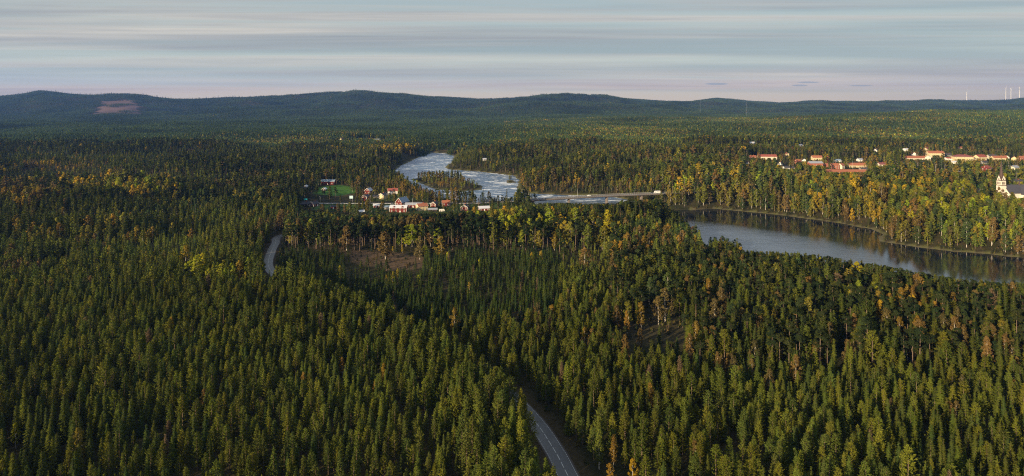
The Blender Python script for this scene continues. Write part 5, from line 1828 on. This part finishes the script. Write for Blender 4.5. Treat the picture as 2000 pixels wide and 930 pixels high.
def special_label(i):
    c = {'olive': 'olive', 'lime': 'yellow-green', 'gold': 'golden', 'orange': 'orange', 'brown': 'russet', 'green': 'dense green'}[palette[i]]
    q, p_ = px[i], YH + F * (CZ - z[i] - Ht[i] * .5) / y[i]
    mx_, my_, nm_ = min(MARKS, key=lambda m_: (m_[0] - q) ** 2 + (2 * (m_[1] - p_)) ** 2)
    dx, dy = q - mx_, p_ - my_
    far_ = math.hypot(dx, dy)
    how = 'right beside' if far_ < 18 else None
    if how is None:
        pre = 'just' if far_ < 50 else 'a little' if far_ < 110 else 'well'
        hor = 'right' if dx > 0 else 'left'
        ver = 'above' if dy < 0 else 'below'
        if abs(dx) > 2 * abs(dy):
            how = '%s %s of' % (pre, hor)
        elif abs(dy) > 2 * abs(dx):
            how = '%s %s' % (pre, ver)
        else:
            how = '%s %s and %s of' % (pre, ver, hor)
    return '%s birch %s %s' % (c, how, nm_)


SL = {}
for i in sorted(np.where(special)[0], key=lambda i: px[i]):
    SL.setdefault(special_label(i), []).append(i)
SPL = {}
for lb_, ids in SL.items():
    for k_, i in enumerate(ids):
        m_ = len(ids)
        pre = '' if m_ == 1 else ('leftmost ' if k_ == 0 else 'rightmost ' if k_ == m_ - 1 else ('middle ' if m_ == 3 else ['', 'second ', 'third ', 'fourth ', 'fifth ', 'sixth ', 'seventh ', 'eighth '][min(k_, 7)]))
        SPL[i] = pre + lb_
for i in np.where(solo)[0]:
    k = KN[kindp[i]]
    lv = 0 if y[i] < 330 else 1 if y[i] < 800 else 2
    ps = PROTO[(k, lv)]
    v = int(rng.integers(len(ps)))
    key = (k, lv, v)
    if key not in _pm:
        _pm[key] = proto_meshes(ps[v], BARK[k], k)
    fam = FAMILY[i]
    s = Ht[i] / HREF[k]
    r = empty(FAMN[fam], (float(x[i]), float(y[i]), float(z[i])), float(rotz[i]))
    r.scale = (s * float(wide[i]), s * float(wide[i]), s)
    tag(r, SPL[i] if special[i] else near_label(i), FAMC[fam], 'birches that stand out by their colour' if special[i] else FGROUP[fam])
    cr_, tr_ = _pm[key]
    o = link('crown', cr_, r)
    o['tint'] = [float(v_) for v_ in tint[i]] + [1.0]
    link('trunk', tr_, r)


# ------------------------------------------------------------------ the rest: one object per kind, copies made by geometry nodes
def scatter(name, label, cat, protos, bark, P3, rot, scl, tnt, pid, kind='stuff', group=None):
    Vs, Fs, Cs, Ms, Ks, nn = [], [], [], [], [], 0
    for k, p in enumerate(protos):
        V_, F_, C_, M_ = p.get()
        Vs.append(V_); Fs.append(F_ + nn); Cs.append(C_); Ms.append(M_)
        Ks.append(np.full(len(V_), k))
        nn += len(V_)
    npt = len(P3)
    V_ = np.concatenate(Vs + [P3])
    me = mesh_from(name, V_, np.concatenate(Fs), [M_FOL, bark], np.concatenate(Ms))
    z3 = np.zeros((nn, 3))
    NR = [np.concatenate(p.N) if p.N is not None else crown_normals(p.get()[0]) for p in protos] + [np.zeros((npt, 3))]
    set_attr(me, 'nrm', 'FLOAT_VECTOR', 'POINT', np.concatenate(NR).astype(np.float32))
    set_attr(me, 'col', 'FLOAT_COLOR', 'POINT', np.column_stack([np.concatenate(Cs + [np.ones((npt, 3))]), np.ones(nn + npt)]).astype(np.float32))
    set_attr(me, 'key', 'INT', 'POINT', np.concatenate(Ks + [1000 + pid]).astype(np.int32))
    set_attr(me, 'rot', 'FLOAT_VECTOR', 'POINT', np.concatenate([z3, rot]).astype(np.float32))
    set_attr(me, 'scl', 'FLOAT_VECTOR', 'POINT', np.concatenate([z3, scl]).astype(np.float32))
    set_attr(me, 'tint', 'FLOAT_COLOR', 'POINT', np.column_stack([np.concatenate([z3, tnt]), np.ones(nn + npt)]).astype(np.float32))
    o = link(name, me)
    tag(o, label, cat, group, kind)
    g = bpy.data.node_groups.new(name + '_nodes', 'GeometryNodeTree')
    g.interface.new_socket('Geometry', in_out='INPUT', socket_type='NodeSocketGeometry')
    g.interface.new_socket('Geometry', in_out='OUTPUT', socket_type='NodeSocketGeometry')
    N, Lk = g.nodes, g.links
    gi, go_ = N.new('NodeGroupInput'), N.new('NodeGroupOutput')
    join = N.new('GeometryNodeJoinGeometry')

    def named(nm_, typ):
        a = N.new('GeometryNodeInputNamedAttribute')
        a.data_type = typ
        a.inputs[0].default_value = nm_
        return [s for s in a.outputs if s.enabled][0]
    kk, rr, ss = named('key', 'INT'), named('rot', 'FLOAT_VECTOR'), named('scl', 'FLOAT_VECTOR')

    def pick(val):
        c = N.new('FunctionNodeCompare')
        c.data_type, c.operation = 'INT', 'EQUAL'
        ins = [s for s in c.inputs if s.enabled]
        Lk.new(kk, ins[0])
        ins[1].default_value = val
        sg = N.new('GeometryNodeSeparateGeometry')
        sg.domain = 'POINT'
        Lk.new(gi.outputs[0], sg.inputs[0])
        Lk.new(c.outputs[0], sg.inputs[1])
        return sg.outputs[0]
    for k in range(len(protos)):
        if not (pid == k).any():
            continue
        ip = N.new('GeometryNodeInstanceOnPoints')
        Lk.new(pick(1000 + k), ip.inputs['Points'])
        Lk.new(pick(k), ip.inputs['Instance'])
        e2r = N.new('FunctionNodeEulerToRotation')
        Lk.new(rr, e2r.inputs[0])
        Lk.new(e2r.outputs[0], ip.inputs['Rotation'])
        Lk.new(ss, ip.inputs['Scale'])
        Lk.new(ip.outputs[0], join.inputs[0])
    Lk.new(join.outputs[0], go_.inputs[0])
    o.modifiers.new('copies', 'NODES').node_group = g
    return o


rest = ~solo
for fam, (nm, lb, cat) in enumerate((('pine_forest', 'pine woods beyond the nearest trees, on both sides of the river', 'pine forest'),
                                     ('spruce_forest', 'dark spruces standing throughout the woods beyond the nearest trees', 'spruce forest'),
                                     ('birch_wood', 'autumn birches in yellow, olive and russet along the river and town', 'birch wood'))):
    protos, pid = [], np.full(n, -1)
    for k in ((0, 1), (2,), (3,))[fam]:
        for lv in (0, 1, 2):
            ps = PROTO[(KN[k], lv)]
            m = rest & (kindp == k) & (lod == lv)
            pid[m] = len(protos) + rng.integers(0, len(ps), m.sum())
            protos += ps
    m = rest & (FAMILY == fam)
    s = Ht[m] / np.array([HREF[k] for k in KN])[kindp[m]] * np.where((kindp[m] == 3) & (y[m] > 330), 14 / 15., 1)
    sc3 = np.stack([s * wide[m], s * wide[m], s], 1)
    rot = np.stack([rng.uniform(-.03, .03, m.sum()), rng.uniform(-.03, .03, m.sum()), rotz[m]], 1)
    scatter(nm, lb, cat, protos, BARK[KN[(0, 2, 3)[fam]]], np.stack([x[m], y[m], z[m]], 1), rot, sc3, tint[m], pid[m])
print('single trees', n, 'solo', int(solo.sum()))

# ------------------------------------------------------------------ distant forest: tiles of small trees
TP = {}
TILES = []
for size, spc, kf, tag_ in ((46, 5.2, 20, 'mid'), (96, 6.6, 9, 'far')):
    for mi, mp_ in enumerate((.04, .22, .60)):
        for v in range(3):
            TP[(tag_, mi, v)] = len(TILES)
            TILES.append(tile_proto(900 + len(TILES), size, spc, kf, mp_, 14.0))
P3, RO, SCL, TN, PI_ = [], [], [], [], []
for tag_, y0, y1, size in (('mid', 1445, 3100, 42.0), ('far', 3090, 10400, 88.0)):
    ys = np.arange(y0, y1, size)
    pts = []
    for k, yy in enumerate(ys):
        xs = np.arange(-1.0 * yy - 80, 1.0 * yy + 80, size)
        pts.append(np.stack([xs + rng.uniform(-3, 3, len(xs)), np.full(len(xs), yy)], 1))
    pts = np.concatenate(pts)
    X_, Y_ = pts[:, 0], pts[:, 1]
    Z_ = height(X_, Y_)
    e = size * .4
    gx = (height(X_ + e, Y_) - height(X_ - e, Y_)) / (2 * e)
    gy = (height(X_, Y_ + e) - height(X_, Y_ - e)) / (2 * e)
    tpx, tpy = proj(X_, Y_, Z_ + 13)
    keep = Z_ > 1
    for pl, c in CLEARF_W + FIELD_W[-1:]:
        wb = 1.0 if min(q[1] for q in pl) > 2500 else 0.0
        qx, qy = X_ + wb * (vnoise(X_, Y_, 90, 7) - .5) * 190, Y_ + wb * (vnoise(X_, Y_, 110, 8) - .5) * 300
        keep &= ~((inside(qx, qy, pl) | (seg_dist(qx, qy, pl, True) < size * .42)) & (rng.uniform(size=len(X_)) > .16))
    for fx, fy, fr in FOOT:
        keep &= np.hypot(X_ - fx, Y_ - fy) > fr + size * .45
    au = np.full(len(X_), .05)
    for cx, cy, rx, ry, sh, pl in AUT:
        if cy < 320:
            au = np.maximum(au, sh * np.exp(-(((tpx - cx) / (rx * 1.1)) ** 2 + ((tpy - cy) / (ry * 1.2)) ** 2) ** 1.5))
    au = np.maximum(au, .30 * (tpx > 980) * (tpy > 213) * (Y_ < 3400))
    nz = vnoise(X_, Y_, 160, 101, 3)
    au = au * (.3 + 1.6 * nz)
    mi = np.where(au > .36, 2, np.where(au > .13, 1, 0))
    std = np.floor(vnoise(X_, Y_, 330, 111, 2) * 7) / 7 + (vnoise(X_, Y_, 120, 113, 2) - .5) * .35
    hs = .45 + 1.3 * std
    for i in np.where(keep)[0]:
        nrm = Vector((-gx[i], -gy[i], 1)).normalized()
        q = nrm.rotation_difference(Vector((0, 0, 1))).inverted() @ Matrix.Rotation(float(rng.integers(4)) * PI / 2, 4, 'Z').to_quaternion()
        eu = q.to_euler()
        P3.append((X_[i], Y_[i], Z_[i] - .3)); RO.append((eu.x, eu.y, eu.z)); SCL.append((1, 1, hs[i]))
        b = rng.uniform(.9, 1.1) * (.55 + .95 * vnoise(X_[i:i + 1], Y_[i:i + 1], 260, 121, 2)[0]) * (1.25 - .3 * std[i])
        TN.append((b, b, b)); PI_.append(TP[(tag_, int(mi[i]), int(rng.integers(3)))])
em = Proto(); em.N = []
q_ = far_tree(np.random.default_rng(5), 'conifer', 19.0, 22, (.04, .06, .024))
em.V, em.F, em.C, em.M = [list(a) for a in ([v for v in q_.V], q_.F, q_.C, q_.M)]
em.n = q_.n
em.N = [crown_normals(q_.get()[0])]
TILES.append(em)
ex_px = np.concatenate([rng.uniform(-20, 2020, 900), rng.uniform(20, 520, 260), rng.uniform(1830, 1990, 120)])
Rr = np.interp(ex_px, [0, 1100, 1500, 2000], [6200, 6600, 8200, 8200]) * rng.uniform(.93, 1.02, len(ex_px))
ex = (ex_px - 1000) / F * Rr
ez = height(ex, Rr)
for a_, b_, c_ in zip(ex, Rr, ez):
    s_ = rng.uniform(.8, 1.5)
    P3.append((a_, b_, c_)); RO.append((0, 0, rng.uniform(0, 6))); SCL.append((s_, s_, s_)); TN.append((1, 1, 1)); PI_.append(len(TILES) - 1)
scatter('distant_forest', 'distant forest covering the plain and the long ridges on the horizon', 'forest', TILES, M_BARK,
        np.array(P3), np.array(RO), np.array(SCL), np.array(TN), np.array(PI_))
print('tiles', len(P3))

# undergrowth and shrubs: road verges, clearings, waterline
bush = [birch(700 + i, H=2.2, R=1.3, n=7, nper=26, L=.36, Wd=.28, lo=.05) for i in range(4)]
up_ = grid_points(125, 780, 3.4, .9, 10)
ux, uy = up_[:, 0], up_[:, 1]
uz = height(ux, uy)
dru = np.full(len(ux), 1e9)
m = (np.abs(ux) < 420)
dru[m] = seg_dist(ux[m], uy[m], ROAD_C[::4])
cle = np.zeros(len(ux), bool)
for pl, c in CLEAR_W:
    cle |= inside(ux, uy, pl)
cle |= inside(ux, uy, [hit(*p)[:2] for p in ((590, 408), (700, 403), (1020, 406), (1020, 418), (860, 428), (600, 420))])
su = np.where((uz > .4) & (uz < 3.2), 1, 0).astype(bool)
okb = (uz > .4) & (dru > 6.2) & ((dru < 11) & (rng.uniform(size=len(ux)) < .5) | cle & (rng.uniform(size=len(ux)) < .30) | su & (rng.uniform(size=len(ux)) < .5))
for pl, c in FIELD_W[:1] + FIELD_W[4:]:
    okb &= ~inside(ux, uy, pl)
ux, uy, uz = ux[okb], uy[okb], uz[okb]
nb = len(ux)
pal_ = np.array(PAL['olive'] + PAL['brown'] + PAL['green'] + PAL['green'] + PAL['dark'])
ss_ = rng.uniform(.35, 1.0, nb)
scatter('undergrowth', 'low bushes and saplings on road verges, clearings and banks', 'undergrowth', bush, M_BARK,
        np.stack([ux, uy, uz], 1), np.stack([np.zeros(nb), np.zeros(nb), rng.uniform(0, 6.28, nb)], 1), np.stack([ss_ * 1.2, ss_ * 1.2, ss_], 1),
        pal_[rng.integers(0, len(pal_), nb)] * .8, rng.integers(0, 4, nb))

# ------------------------------------------------------------------ haze
hz = MB().box(-14000, 14000, -420, 14400, -5, 620)
hm = bpy.data.materials.new('haze')
hm.use_nodes = True
t = NT(hm.node_tree)
pv = t.n('ShaderNodeVolumePrincipled', Density=HAZE_DENSITY)
pv.inputs['Color'].default_value = (0.15, 0.34, 1.0, 1)
pv.inputs['Anisotropy'].default_value = 0.2
ho = t.n('ShaderNodeOutputMaterial')
t.link(pv.outputs[0], ho.inputs['Volume'])
tag(hz.build('haze', hm), kind='stuff')
